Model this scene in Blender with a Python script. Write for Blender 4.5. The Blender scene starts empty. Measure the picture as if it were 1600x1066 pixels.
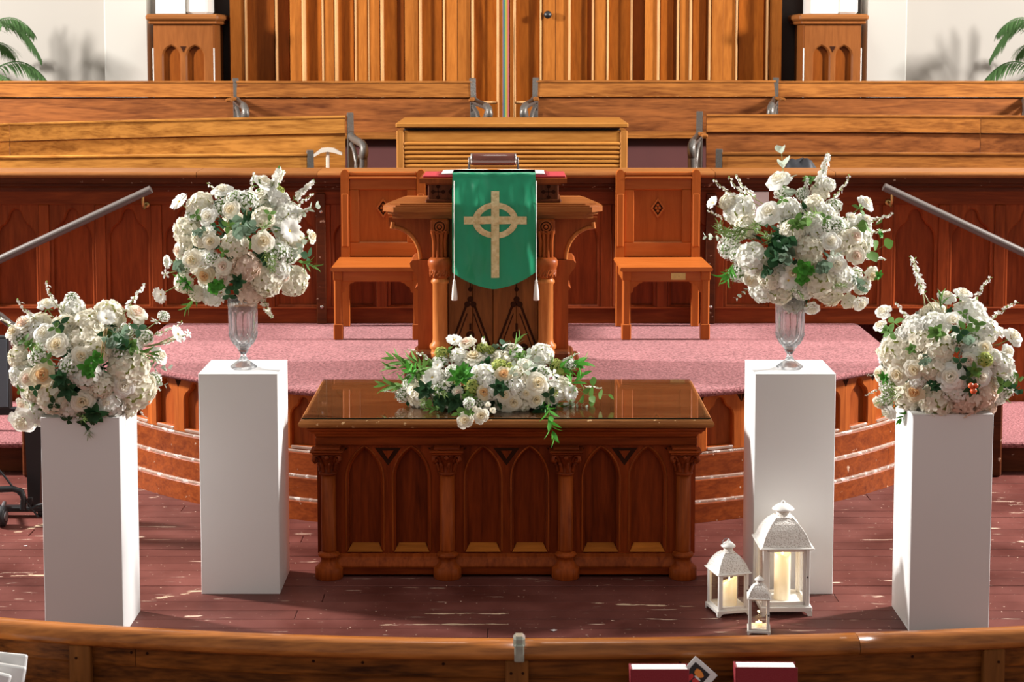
import bpy, math, random
from mathutils import Vector, Matrix, Quaternion
random.seed(7)
sc = bpy.context.scene
C = sc.collection
PI = math.pi

# ------------------------------------------------------------------ camera, world, lights, exposure
F, PITCH, CAM_H, PY = 2760.0, math.radians(5), 2.51, 311.0
cd = bpy.data.cameras.new('camera'); cam = bpy.data.objects.new('camera', cd); C.objects.link(cam)
cam.location = (0, 0, CAM_H); cam.rotation_euler = (PI/2 - PITCH, 0, 0)
cd.sensor_width = 36; cd.lens = F * 36 / 1600; cd.shift_y = -(533 - PY) / 1600; cd.clip_end = 200
cd.dof.use_dof = True; cd.dof.focus_distance = 8.3; cd.dof.aperture_fstop = 8.0
sc.camera = cam
w = bpy.data.worlds.new('world'); sc.world = w; w.use_nodes = True
w.node_tree.nodes['Background'].inputs[0].default_value = (1.0, 0.965, 0.92, 1)
w.node_tree.nodes['Background'].inputs[1].default_value = 0.42
def area(name, loc, target, size, power, col, sy=None):
    l = bpy.data.lights.new(name, 'AREA'); l.energy = power; l.color = col
    l.shape = 'RECTANGLE'; l.size = size; l.size_y = sy or size
    o = bpy.data.objects.new(name, l); C.objects.link(o); o.location = loc
    o.rotation_euler = (Vector(target) - Vector(loc)).to_track_quat('-Z', 'Y').to_euler()
    return o
# tall side windows of the church, left and right, and an added fill lamp aimed at the choir
area('left_window_light', (-8.5, 10.8, 4.75), (0, 8.3, 0.6), 0.55, 1900, (1.0, 0.97, 0.94), 1.1)
area('right_window_light', (8.5, 10.8, 4.75), (0, 8.3, 0.6), 0.55, 1900, (1.0, 0.97, 0.94), 1.1)
area('choir_fill_light', (0, 9.8, 7.4), (0, 12.4, 1.4), 2.0, 110, (1.0, 0.93, 0.83))
sc.view_settings.view_transform = 'Standard'; sc.view_settings.look = 'None'
sc.view_settings.exposure = 0.07; sc.view_settings.gamma = 1.0; sc.view_settings.use_curve_mapping = False

CP, SP = math.cos(PITCH), math.sin(PITCH)
def ray(u, v):
    a = (u - 800) / F; b = (v - PY) / F
    return Vector((a, CP - b * SP, -SP - b * CP))
def at(u, v, Y):
    r = ray(u, v); return Vector((0, 0, CAM_H)) + r * (Y / r.y)
def px(u, Y): return (u - 800) / F * Y * 1.004

# ------------------------------------------------------------------ materials
MATS = {}
def newmat(name):
    m = bpy.data.materials.new(name); m.use_nodes = True
    MATS[name] = m
    return m, m.node_tree.nodes, m.node_tree.links, m.node_tree.nodes['Principled BSDF']
def plain(name, col, rough=0.5, metal=0.0, spec=0.5, bump=0.0, bscale=60, var=0.0, coat=0, trans=0, emit=None, es=0, sss=0):
    m, n, l, b = newmat(name)
    b.inputs['Base Color'].default_value = (*col, 1); b.inputs['Roughness'].default_value = rough
    b.inputs['Metallic'].default_value = metal; b.inputs['Specular IOR Level'].default_value = spec
    b.inputs['Coat Weight'].default_value = coat; b.inputs['Transmission Weight'].default_value = trans
    if emit: b.inputs['Emission Color'].default_value = (*emit, 1); b.inputs['Emission Strength'].default_value = es
    if bump or var:
        tc = n.new('ShaderNodeTexCoord'); no = n.new('ShaderNodeTexNoise'); no.inputs['Scale'].default_value = bscale
        no.inputs['Detail'].default_value = 3; l.new(tc.outputs['Object'], no.inputs['Vector'])
        if bump:
            bp = n.new('ShaderNodeBump'); bp.inputs['Strength'].default_value = bump; bp.inputs['Distance'].default_value = 0.01
            l.new(no.outputs[0], bp.inputs['Height']); l.new(bp.outputs[0], b.inputs['Normal'])
        if var:
            mx = n.new('ShaderNodeMix'); mx.data_type = 'RGBA'
            mx.inputs[6].default_value = (*[c * (1 - var) for c in col], 1); mx.inputs[7].default_value = (*[min(1, c * (1 + var)) for c in col], 1)
            l.new(no.outputs[0], mx.inputs[0]); l.new(mx.outputs[2], b.inputs['Base Color'])
    return m
def wood(name, dark, light, axis='X', rough=0.32, coat=0.25, grain=1.0, wear=0.0, wearcol=(0.55, 0.36, 0.2), contrast=(0.3, 0.72)):
    m, n, l, b = newmat(name)
    tc = n.new('ShaderNodeTexCoord'); mp = n.new('ShaderNodeMapping')
    oi = n.new('ShaderNodeObjectInfo'); va = n.new('ShaderNodeVectorMath'); va.operation = 'ADD'
    sc_ = n.new('ShaderNodeVectorMath'); sc_.operation = 'SCALE'; sc_.inputs[3].default_value = 7.3
    cmb = n.new('ShaderNodeCombineXYZ')
    for i in range(3): l.new(oi.outputs['Random'], cmb.inputs[i])
    l.new(cmb.outputs[0], sc_.inputs[0]); l.new(tc.outputs['Object'], va.inputs[0]); l.new(sc_.outputs[0], va.inputs[1])
    l.new(va.outputs[0], mp.inputs['Vector'])
    s = {'X': (0.9, 9, 9), 'Y': (9, 0.9, 9), 'Z': (9, 9, 0.9)}[axis]
    mp.inputs['Scale'].default_value = tuple(k * grain for k in s)
    n1 = n.new('ShaderNodeTexNoise'); n1.inputs['Scale'].default_value = 2.2; n1.inputs['Detail'].default_value = 5; n1.inputs['Distortion'].default_value = 1.1
    n2 = n.new('ShaderNodeTexNoise'); n2.inputs['Scale'].default_value = 11; n2.inputs['Detail'].default_value = 3
    l.new(mp.outputs[0], n1.inputs['Vector']); l.new(mp.outputs[0], n2.inputs['Vector'])
    mx = n.new('ShaderNodeMath'); mx.operation = 'MULTIPLY_ADD'; mx.inputs[1].default_value = 0.35
    md = n.new('ShaderNodeMath'); md.operation = 'MULTIPLY'; md.inputs[1].default_value = 0.65
    l.new(n1.outputs[0], md.inputs[0]); l.new(n2.outputs[0], mx.inputs[0]); l.new(md.outputs[0], mx.inputs[2])
    rp = n.new('ShaderNodeValToRGB'); rp.color_ramp.elements[0].position = contrast[0]; rp.color_ramp.elements[1].position = contrast[1]
    rp.color_ramp.elements[0].color = (*dark, 1); rp.color_ramp.elements[1].color = (*light, 1)
    l.new(mx.outputs[0], rp.inputs[0])
    # each board a little lighter or darker than the next
    hv = n.new('ShaderNodeHueSaturation'); mr = n.new('ShaderNodeMapRange'); mr.inputs[3].default_value = 0.86; mr.inputs[4].default_value = 1.14
    l.new(oi.outputs['Random'], mr.inputs[0]); l.new(mr.outputs[0], hv.inputs['Value']); l.new(rp.outputs[0], hv.inputs['Color'])
    out = hv.outputs[0]
    if wear:
        wn = n.new('ShaderNodeTexNoise'); wn.inputs['Scale'].default_value = 26; wn.inputs['Detail'].default_value = 6; l.new(tc.outputs['Object'], wn.inputs['Vector'])
        wr = n.new('ShaderNodeValToRGB'); wr.color_ramp.elements[0].position = 0.72 - wear; wr.color_ramp.elements[1].position = 0.76 - wear
        l.new(wn.outputs[0], wr.inputs[0])
        wm = n.new('ShaderNodeMix'); wm.data_type = 'RGBA'; wm.inputs[7].default_value = (*wearcol, 1)
        l.new(wr.outputs[0], wm.inputs[0]); l.new(out, wm.inputs[6]); out = wm.outputs[2]
    l.new(out, b.inputs['Base Color'])
    bp = n.new('ShaderNodeBump'); bp.inputs['Strength'].default_value = 0.12; bp.inputs['Distance'].default_value = 0.004
    l.new(mx.outputs[0], bp.inputs['Height']); l.new(bp.outputs[0], b.inputs['Normal'])
    b.inputs['Roughness'].default_value = rough + 0.08; b.inputs['Specular IOR Level'].default_value = 0.13; b.inputs['Coat Weight'].default_value = max(0, coat-0.25)*0.35; b.inputs['Coat Roughness'].default_value = 0.12
    return m
M = {}
M['table_x'] = wood('table wood along', (0.1020, 0.0137, 0.0020), (0.2890, 0.0504, 0.0080), 'X')
M['table_z'] = wood('table wood upright', (0.0935, 0.0130, 0.0020), (0.2805, 0.0446, 0.0070), 'Z')
M['table_col'] = wood('table column wood', (0.1700, 0.0288, 0.0040), (0.4250, 0.0900, 0.0140), 'Z')
M['table_top'] = wood('table top wood', (0.1240, 0.0390, 0.0112), (0.2604, 0.0960, 0.0320), 'X')
M['table_edge'] = wood('table edge wood', (0.2400, 0.0750, 0.0180), (0.4800, 0.1875, 0.0540), 'X', wear=0.07, wearcol=(0.75, 0.45, 0.22))
M['sill'] = wood('sill wood', (0.30, 0.085, 0.010), (0.54, 0.17, 0.022), 'X')
M['rail_x'] = wood('choir screen wood along', (0.1280, 0.0203, 0.0040), (0.2720, 0.0507, 0.0100), 'X', rough=0.38)
M['rail_z'] = wood('choir screen wood upright', (0.1368, 0.0222, 0.0040), (0.3040, 0.0555, 0.0110), 'Z', rough=0.38)
M['rail_dark'] = wood('choir screen cornice wood', (0.05, 0.012, 0.004), (0.12, 0.03, 0.009), 'X', wear=0.04, wearcol=(0.5, 0.35, 0.25))
M['ledge'] = wood('choir screen ledge wood', (0.2040, 0.0682, 0.0175), (0.3740, 0.1488, 0.0420), 'X')
M['plat_x'] = wood('platform wood along', (0.1280, 0.0225, 0.0060), (0.3360, 0.0750, 0.0150), 'X', wear=0.03, wearcol=(0.6, 0.42, 0.3))
M['plat_z'] = wood('platform wood upright', (0.2624, 0.0532, 0.0100), (0.4756, 0.1216, 0.0220), 'Z')
M['plat_in'] = wood('platform panel wood', (0.1700, 0.0304, 0.0050), (0.3910, 0.0880, 0.0160), 'Z')
M['worn'] = wood('worn nosing wood', (0.22, 0.11, 0.07), (0.44, 0.32, 0.26), 'X', rough=0.45, wear=0.16, wearcol=(0.62, 0.56, 0.52))
M['chair'] = wood('chair wood upright', (0.3280, 0.0760, 0.0121), (0.4264, 0.1094, 0.0187), 'Z', rough=0.3, grain=1.4)
M['chair_x'] = wood('chair wood along', (0.3444, 0.0816, 0.0132), (0.4592, 0.1252, 0.0242), 'X', rough=0.25, coat=0.4)
M['chair_in'] = wood('chair panel wood', (0.2788, 0.0603, 0.0088), (0.3772, 0.0927, 0.0154), 'Z', rough=0.35, grain=1.4)
M['lect_x'] = wood('lectern wood along', (0.2210, 0.0585, 0.0126), (0.4080, 0.1326, 0.0315), 'X')
M['lect_z'] = wood('lectern wood upright', (0.2132, 0.0432, 0.0090), (0.3772, 0.0900, 0.0180), 'Z')
M['lect_col'] = wood('lectern column wood', (0.3230, 0.0900, 0.0176), (0.5270, 0.1875, 0.0480), 'Z')
M['lect_dark'] = wood('lectern carved wood', (0.07, 0.018, 0.006), (0.17, 0.045, 0.013), 'Z')
M['lect_panel'] = wood('lectern panel wood', (0.12, 0.035, 0.008), (0.28, 0.09, 0.02), 'Z')
M['incise'] = plain('carved groove shade', (0.035, 0.010, 0.004), 0.8, spec=0.08)  # near black, so the shade inside carved grooves is put into the colour
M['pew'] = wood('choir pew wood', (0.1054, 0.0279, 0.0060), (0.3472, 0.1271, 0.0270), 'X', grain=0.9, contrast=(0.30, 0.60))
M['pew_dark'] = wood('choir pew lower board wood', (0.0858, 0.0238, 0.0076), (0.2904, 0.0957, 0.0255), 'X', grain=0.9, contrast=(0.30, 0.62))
M['pew_gold'] = wood('golden pew wood', (0.1820, 0.0595, 0.0090), (0.4760, 0.2030, 0.0405), 'X', grain=0.9, contrast=(0.30, 0.58))
M['front_pew'] = wood('front pew wood', (0.04, 0.012, 0.003), (0.30, 0.095, 0.016), 'X', contrast=(0.34, 0.66))
M['front_pew_top'] = wood('front pew rail wood', (0.1700, 0.0480, 0.0090), (0.4760, 0.1600, 0.0324), 'X', rough=0.2, coat=1.2, contrast=(0.32, 0.62))
M['front_pew_z'] = wood('front pew batten wood', (0.14, 0.05, 0.012), (0.30, 0.11, 0.025), 'Z')
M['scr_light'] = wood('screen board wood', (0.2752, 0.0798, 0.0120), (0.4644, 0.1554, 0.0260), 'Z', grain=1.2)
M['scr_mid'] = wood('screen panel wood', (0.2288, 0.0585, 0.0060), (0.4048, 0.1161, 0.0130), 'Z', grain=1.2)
M['scr_dark'] = wood('shaded screen panel wood', (0.15, 0.036, 0.004), (0.27, 0.070, 0.008), 'Z', grain=1.2)  # darker copy of the panel wood with shade put into its colour
M['scr_mould'] = wood('screen moulding wood', (0.50, 0.24, 0.08), (0.72, 0.42, 0.19), 'Z', rough=0.15, coat=1.5)  # worn edges and gloss highlight both put into this paler colour
M['organ'] = wood('organ console wood', (0.3280, 0.1200, 0.0198), (0.5412, 0.2320, 0.0495), 'X', grain=1.2)
M['organ_z'] = wood('organ post wood', (0.3200, 0.1170, 0.0225), (0.4960, 0.2106, 0.0495), 'Z')
M['pier'] = wood('pier wood', (0.1716, 0.0527, 0.0126), (0.2640, 0.0868, 0.0210), 'Z', wear=0.0)
M['pier_x'] = wood('pier cap wood', (0.2176, 0.0768, 0.0210), (0.3128, 0.1152, 0.0315), 'X')
M['burgundy'] = plain('burgundy paint', (0.085, 0.022, 0.02), 0.6, var=0.15, bscale=4)
M['black_gap'] = plain('near black wood', (0.03, 0.012, 0.006), 0.5)
M['plaster'] = plain('warm grey plaster', (0.43, 0.395, 0.35), 0.85, var=0.04, bscale=1.5)
M['plaster_l'] = plain('cream plaster pilaster', (0.50, 0.48, 0.43), 0.8, var=0.03, bscale=2)
M['white_stone'] = plain('white column base', (0.75, 0.73, 0.68), 0.6)
M['pedestal'] = plain('white painted board', (0.76, 0.75, 0.735), 0.5, var=0.03, bscale=3)
M['iron'] = plain('grey painted cast iron', (0.14, 0.125, 0.11), 0.4, metal=0.5, bump=0.2, bscale=90)
M['steel_rail'] = plain('grey handrail paint', (0.105, 0.083, 0.072), 0.4, spec=0.35)
M['brass'] = plain('aged brass', (0.50, 0.33, 0.12), 0.35, metal=0.9, var=0.2, bscale=40)
M['black'] = plain('black plastic', (0.012, 0.012, 0.013), 0.4)
M['rubber'] = plain('black rubber', (0.02, 0.02, 0.022), 0.55)
M['screen'] = plain('blue grey switched-off screen', (0.13, 0.16, 0.19), 0.25)
M['grey_metal'] = plain('grey wheel metal', (0.25, 0.25, 0.26), 0.35, metal=0.7)
M['white_metal'] = plain('white painted metal', (0.90, 0.87, 0.82), 0.45)
M['leather'] = plain('brown lamp shade', (0.11, 0.022, 0.010), 0.25, coat=0.6)
M['chrome'] = plain('dull chrome', (0.55, 0.5, 0.47), 0.25, metal=0.9)
M['dark_metal'] = plain('dark lamp metal', (0.11, 0.09, 0.085), 0.35, metal=0.8)
M['red'] = plain('crimson cloth', (0.40, 0.015, 0.025), 0.7, var=0.1)
M['book_red'] = plain('dark red book cloth', (0.26, 0.008, 0.016), 0.55, bump=0.2, bscale=300)
M['paper'] = plain('book paper', (0.78, 0.75, 0.70), 0.8, var=0.05, bscale=20)
M['white_card'] = plain('white card', (0.82, 0.80, 0.78), 0.7)
M['print_black'] = plain('black print', (0.015, 0.012, 0.012), 0.4)
M['print_orange'] = plain('orange print', (0.85, 0.28, 0.04), 0.4)
M['print_red'] = plain('red print', (0.62, 0.03, 0.03), 0.4)
M['rope'] = plain('white silk cord', (0.82, 0.78, 0.70), 0.6)
M['cushion_w'] = plain('ivory stand pad', (0.78, 0.72, 0.62), 0.6)
M['garment'] = plain('black cloth', (0.012, 0.012, 0.016), 0.65, bump=0.3, bscale=20)
M['wax'] = plain('ivory candle wax', (0.90, 0.80, 0.58), 0.5, emit=(1.0, 0.66, 0.28), es=0.55)
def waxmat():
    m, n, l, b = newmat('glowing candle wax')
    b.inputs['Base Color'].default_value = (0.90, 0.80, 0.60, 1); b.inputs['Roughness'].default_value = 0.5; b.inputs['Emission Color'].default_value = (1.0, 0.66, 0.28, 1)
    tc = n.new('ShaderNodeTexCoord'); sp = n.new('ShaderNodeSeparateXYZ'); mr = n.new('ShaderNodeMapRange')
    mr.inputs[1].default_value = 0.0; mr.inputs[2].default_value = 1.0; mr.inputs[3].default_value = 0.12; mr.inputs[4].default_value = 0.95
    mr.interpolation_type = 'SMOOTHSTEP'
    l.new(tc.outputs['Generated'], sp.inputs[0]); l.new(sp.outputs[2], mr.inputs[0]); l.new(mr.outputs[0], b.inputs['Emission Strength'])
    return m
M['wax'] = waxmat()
M['wax_glow'] = plain('lit candle rim', (0.95, 0.78, 0.5), 0.5, emit=(1.0, 0.68, 0.3), es=1.3)
M['flame'] = plain('candle flame', (1, 0.8, 0.4), 0.5, emit=(1.0, 0.78, 0.42), es=9)
M['stem_mat'] = plain('flower stem', (0.22, 0.27, 0.08), 0.6)
M['twig_mat'] = plain('yellow green twig', (0.46, 0.42, 0.20), 0.6)
M['bamboo'] = plain('bamboo skewer', (0.50, 0.36, 0.15), 0.5)
M['berry'] = plain('orange red berry', (0.72, 0.11, 0.03), 0.3)

def satin(name, col, sheen):
    m, n, l, b = newmat(name)
    b.inputs['Base Color'].default_value = (*col, 1); b.inputs['Roughness'].default_value = 0.33
    b.inputs['Anisotropic'].default_value = 0.5; b.inputs['Sheen Weight'].default_value = sheen
    tc = n.new('ShaderNodeTexCoord'); mp = n.new('ShaderNodeMapping'); mp.inputs['Scale'].default_value = (5, 5, 2.2)
    no = n.new('ShaderNodeTexNoise'); no.inputs['Scale'].default_value = 2.2; no.inputs['Detail'].default_value = 1
    bp = n.new('ShaderNodeBump'); bp.inputs['Strength'].default_value = 0.9; bp.inputs['Distance'].default_value = 0.045
    l.new(tc.outputs['Object'], mp.inputs[0]); l.new(mp.outputs[0], no.inputs['Vector']); l.new(no.outputs[0], bp.inputs['Height']); l.new(bp.outputs[0], b.inputs['Normal'])
    return m
M['green_satin'] = satin('green satin', (0.0, 0.27, 0.12), 0.15)
def goldmat():
    m, n, l, b = newmat('crinkled gold fabric')
    b.inputs['Base Color'].default_value = (0.62, 0.47, 0.19, 1); b.inputs['Metallic'].default_value = 0.4; b.inputs['Roughness'].default_value = 0.38
    tc = n.new('ShaderNodeTexCoord'); no = n.new('ShaderNodeTexNoise'); no.inputs['Scale'].default_value = 42; no.inputs['Detail'].default_value = 4
    bp = n.new('ShaderNodeBump'); bp.inputs['Strength'].default_value = 0.9; bp.inputs['Distance'].default_value = 0.01
    rp = n.new('ShaderNodeValToRGB'); rp.color_ramp.elements[0].color = (0.42, 0.27, 0.08, 1); rp.color_ramp.elements[1].color = (0.95, 0.80, 0.48, 1)
    l.new(tc.outputs['Object'], no.inputs['Vector']); l.new(no.outputs[0], bp.inputs['Height']); l.new(bp.outputs[0], b.inputs['Normal'])
    l.new(no.outputs[0], rp.inputs[0]); l.new(rp.outputs[0], b.inputs['Base Color'])
    return m
M['gold'] = goldmat()
def carpet(name, c1, c2):
    m, n, l, b = newmat(name)
    b.inputs['Roughness'].default_value = 0.95; b.inputs['Specular IOR Level'].default_value = 0.1; b.inputs['Sheen Weight'].default_value = 0.12
    b.inputs['Sheen Tint'].default_value = (1, 0.75, 0.75, 1)
    tc = n.new('ShaderNodeTexCoord'); n1 = n.new('ShaderNodeTexNoise'); n1.inputs['Scale'].default_value = 85; n1.inputs['Detail'].default_value = 3
    n2 = n.new('ShaderNodeTexNoise'); n2.inputs['Scale'].default_value = 2.5; n2.inputs['Detail'].default_value = 3
    rp = n.new('ShaderNodeValToRGB'); rp.color_ramp.elements[0].position = 0.32; rp.color_ramp.elements[1].position = 0.68
    rp.color_ramp.elements[0].color = (*c1, 1); rp.color_ramp.elements[1].color = (*c2, 1)
    l.new(tc.outputs['Object'], n1.inputs['Vector']); l.new(tc.outputs['Object'], n2.inputs['Vector']); l.new(n1.outputs[0], rp.inputs[0])
    hv = n.new('ShaderNodeHueSaturation'); mr = n.new('ShaderNodeMapRange'); mr.inputs[3].default_value = 0.8; mr.inputs[4].default_value = 1.2
    l.new(n2.outputs[0], mr.inputs[0]); l.new(mr.outputs[0], hv.inputs['Value']); l.new(rp.outputs[0], hv.inputs['Color']); l.new(hv.outputs[0], b.inputs['Base Color'])
    bp = n.new('ShaderNodeBump'); bp.inputs['Strength'].default_value = 0.7; bp.inputs['Distance'].default_value = 0.012
    l.new(n1.outputs[0], bp.inputs['Height']); l.new(bp.outputs[0], b.inputs['Normal'])
    return m
M['carpet'] = carpet('dusty pink carpet', (0.13, 0.036, 0.038), (0.42, 0.165, 0.168))
M['carpet_in'] = carpet('burgundy carpet', (0.09, 0.02, 0.02), (0.16, 0.04, 0.04))
STREAKS = [(-1.53, 7.90, 0.62, 0.26, 0.035), (-0.19, 7.625, 0.0, 0.30, 0.012), (-2.44, 9.10, 0.95, 0.30, 0.03), (-0.33, 7.48, 0.02, 0.5, 0.014), (-2.2, 8.2, 0.1, 0.25, 0.03), (0.55, 7.75, -0.1, 0.3, 0.02)]
def floormat():
    m, n, l, b = newmat('worn oxblood floor paint')
    tc = n.new('ShaderNodeTexCoord'); oi = n.new('ShaderNodeObjectInfo')
    base = n.new('ShaderNodeTexNoise'); base.inputs['Scale'].default_value = 3; base.inputs['Detail'].default_value = 4
    geo = n.new('ShaderNodeNewGeometry')
    l.new(geo.outputs['Position'], base.inputs['Vector'])
    rp = n.new('ShaderNodeValToRGB'); rp.color_ramp.elements[0].color = (0.080, 0.020, 0.015, 1); rp.color_ramp.elements[1].color = (0.175, 0.058, 0.047, 1)
    rp.color_ramp.elements[0].position = 0.3; rp.color_ramp.elements[1].position = 0.7
    l.new(base.outputs[0], rp.inputs[0])
    hv = n.new('ShaderNodeHueSaturation'); mr = n.new('ShaderNodeMapRange'); mr.inputs[3].default_value = 0.88; mr.inputs[4].default_value = 1.12
    l.new(oi.outputs['Random'], mr.inputs[0]); l.new(mr.outputs[0], hv.inputs['Value']); l.new(rp.outputs[0], hv.inputs['Color'])
    out = hv.outputs[0]
    for scale, pos, stretch, mod in ((42, 0.685, (1, 1, 1), 0.9), (16, 0.665, (0.22, 1.8, 1), 2.2), (5.5, 0.69, (0.55, 1.3, 1), 0.7)):
        mp = n.new('ShaderNodeMapping'); mp.inputs['Scale'].default_value = stretch; l.new(geo.outputs['Position'], mp.inputs[0])
        if stretch[0] == 0.55: mp.inputs['Rotation'].default_value = (0, 0, 0.5)
        t = n.new('ShaderNodeTexNoise'); t.inputs['Scale'].default_value = scale; t.inputs['Detail'].default_value = 5; l.new(mp.outputs[0], t.inputs['Vector'])
        r = n.new('ShaderNodeValToRGB'); r.color_ramp.elements[0].position = pos; r.color_ramp.elements[1].position = pos + 0.025
        l.new(t.outputs[0], r.inputs[0])
        mx = n.new('ShaderNodeMix'); mx.data_type = 'RGBA'; mx.inputs[7].default_value = (0.58, 0.42, 0.32, 1)
        l.new(r.outputs[0], mx.inputs[0]); l.new(out, mx.inputs[6]); out = mx.outputs[2]
    # long worn streaks where the paint has gone down to bare wood
    for cx, cy, ang, L, W_ in STREAKS:
        mp = n.new('ShaderNodeMapping'); mp.vector_type = 'TEXTURE'; mp.inputs['Location'].default_value = (cx, cy, 0); mp.inputs['Rotation'].default_value = (0, 0, ang); mp.inputs['Scale'].default_value = (L, W_, 1)
        l.new(geo.outputs['Position'], mp.inputs[0]); ln = n.new('ShaderNodeVectorMath'); ln.operation = 'LENGTH'; l.new(mp.outputs[0], ln.inputs[0])
        mk = n.new('ShaderNodeMapRange'); mk.inputs[1].default_value = 0.35; mk.inputs[2].default_value = 1.0; mk.inputs[3].default_value = 0.17; mk.inputs[4].default_value = 0.0; l.new(ln.outputs['Value'], mk.inputs[0])
        mp2 = n.new('ShaderNodeMapping'); mp2.inputs['Rotation'].default_value = (0, 0, -ang); mp2.inputs['Scale'].default_value = (0.35, 1.5, 1); l.new(geo.outputs['Position'], mp2.inputs[0])
        t = n.new('ShaderNodeTexNoise'); t.inputs['Scale'].default_value = 24; t.inputs['Detail'].default_value = 6; l.new(mp2.outputs[0], t.inputs['Vector'])
        ad = n.new('ShaderNodeMath'); ad.operation = 'ADD'; l.new(t.outputs[0], ad.inputs[0]); l.new(mk.outputs[0], ad.inputs[1])
        r = n.new('ShaderNodeValToRGB'); r.color_ramp.elements[0].position = 0.64; r.color_ramp.elements[1].position = 0.67; l.new(ad.outputs[0], r.inputs[0])
        gt = n.new('ShaderNodeMath'); gt.operation = 'LESS_THAN'; gt.inputs[1].default_value = 1.0; l.new(ln.outputs['Value'], gt.inputs[0])
        ml = n.new('ShaderNodeMath'); ml.operation = 'MULTIPLY'; l.new(gt.outputs[0], ml.inputs[0]); l.new(r.outputs[0], ml.inputs[1])
        mx = n.new('ShaderNodeMix'); mx.data_type = 'RGBA'; mx.inputs[7].default_value = (0.60, 0.44, 0.30, 1)
        l.new(ml.outputs[0], mx.inputs[0]); l.new(out, mx.inputs[6]); out = mx.outputs[2]
    l.new(out, b.inputs['Base Color']); b.inputs['Roughness'].default_value = 0.42; b.inputs['Specular IOR Level'].default_value = 0.16
    bp = n.new('ShaderNodeBump'); bp.inputs['Strength'].default_value = 0.25; bp.inputs['Distance'].default_value = 0.004
    l.new(base.outputs[0], bp.inputs['Height']); l.new(bp.outputs[0], b.inputs['Normal'])
    return m
M['plank'] = floormat()
def glass(name, rough=0.0, ior=1.45, col=(1, 1, 1)):
    m, n, l, b = newmat(name)
    b.inputs['Base Color'].default_value = (*col, 1); b.inputs['Transmission Weight'].default_value = 1; b.inputs['Roughness'].default_value = rough; b.inputs['IOR'].default_value = ior
    return m
def crystal():
    m, n, l, b = newmat('cut crystal')
    b.inputs['Transmission Weight'].default_value = 1; b.inputs['Roughness'].default_value = 0.03; b.inputs['IOR'].default_value = 1.5
    tc = n.new('ShaderNodeTexCoord'); vo = n.new('ShaderNodeTexVoronoi'); vo.inputs['Scale'].default_value = 75; l.new(tc.outputs['Object'], vo.inputs['Vector'])
    bp = n.new('ShaderNodeBump'); bp.inputs['Strength'].default_value = 0.16; bp.inputs['Distance'].default_value = 0.003
    l.new(vo.outputs[0], bp.inputs['Height']); l.new(bp.outputs[0], b.inputs['Normal'])
    tr = n.new('ShaderNodeBsdfDiffuse'); tr.inputs[0].default_value = (0.9, 0.9, 0.92, 1); mx = n.new('ShaderNodeMixShader'); mx.inputs[0].default_value = 0.07
    l.new(b.outputs[0], mx.inputs[1]); l.new(tr.outputs[0], mx.inputs[2]); l.new(mx.outputs[0], n['Material Output'].inputs[0])
    return m
M['crystal'] = crystal()
def pane(name):
    m, n, l, b = newmat(name)
    tr = n.new('ShaderNodeBsdfTransparent'); gl = n.new('ShaderNodeBsdfGlossy'); gl.inputs['Roughness'].default_value = 0.02
    fr = n.new('ShaderNodeFresnel'); fr.inputs[0].default_value = 1.5; mx = n.new('ShaderNodeMixShader')
    gg = n.new('ShaderNodeNewGeometry'); im = n.new('ShaderNodeMix'); im.inputs[2].default_value = 1.5; im.inputs[3].default_value = 1/1.5
    l.new(gg.outputs['Backfacing'], im.inputs[0]); l.new(im.outputs[0], fr.inputs[0]); l.new(fr.outputs[0], mx.inputs[0]); l.new(tr.outputs[0], mx.inputs[1]); l.new(gl.outputs[0], mx.inputs[2]); l.new(mx.outputs[0], n['Material Output'].inputs[0])
    return m
M['pane'] = pane('clear window glass')
def petal(name, col, tcol=None):
    m, n, l, b = newmat(name)
    b.inputs['Base Color'].default_value = (*col, 1); b.inputs['Roughness'].default_value = 0.6; b.inputs['Specular IOR Level'].default_value = 0.25
    tr = n.new('ShaderNodeBsdfTranslucent'); tr.inputs[0].default_value = (*(tcol or col), 1)
    mx = n.new('ShaderNodeMixShader'); mx.inputs[0].default_value = 0.3
    l.new(b.outputs[0], mx.inputs[1]); l.new(tr.outputs[0], mx.inputs[2]); l.new(mx.outputs[0], n['Material Output'].inputs[0])
    return m
M['p_white'] = petal('white petal', (0.95, 0.935, 0.875)); M['p_cream'] = petal('cream petal', (0.88, 0.77, 0.55))
M['p_peach'] = petal('peach petal', (0.84, 0.54, 0.26)); M['p_blush'] = petal('blush petal', (0.87, 0.70, 0.58))
M['p_ivory'] = petal('ivory petal', (0.94, 0.89, 0.76)); M['p_yellow'] = plain('yellow flower centre', (0.75, 0.52, 0.08), 0.7)
M['p_lime'] = petal('lime petal', (0.50, 0.55, 0.15))
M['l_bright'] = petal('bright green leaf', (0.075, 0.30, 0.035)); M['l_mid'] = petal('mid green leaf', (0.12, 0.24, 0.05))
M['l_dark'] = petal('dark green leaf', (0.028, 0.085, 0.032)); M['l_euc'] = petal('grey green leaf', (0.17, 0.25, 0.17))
M['l_pale'] = petal('pale sage leaf', (0.46, 0.52, 0.42)); M['palm'] = petal('palm leaf', (0.07, 0.15, 0.045)); M['l_fern'] = petal('feathery leaf', (0.20, 0.30, 0.09))
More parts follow.
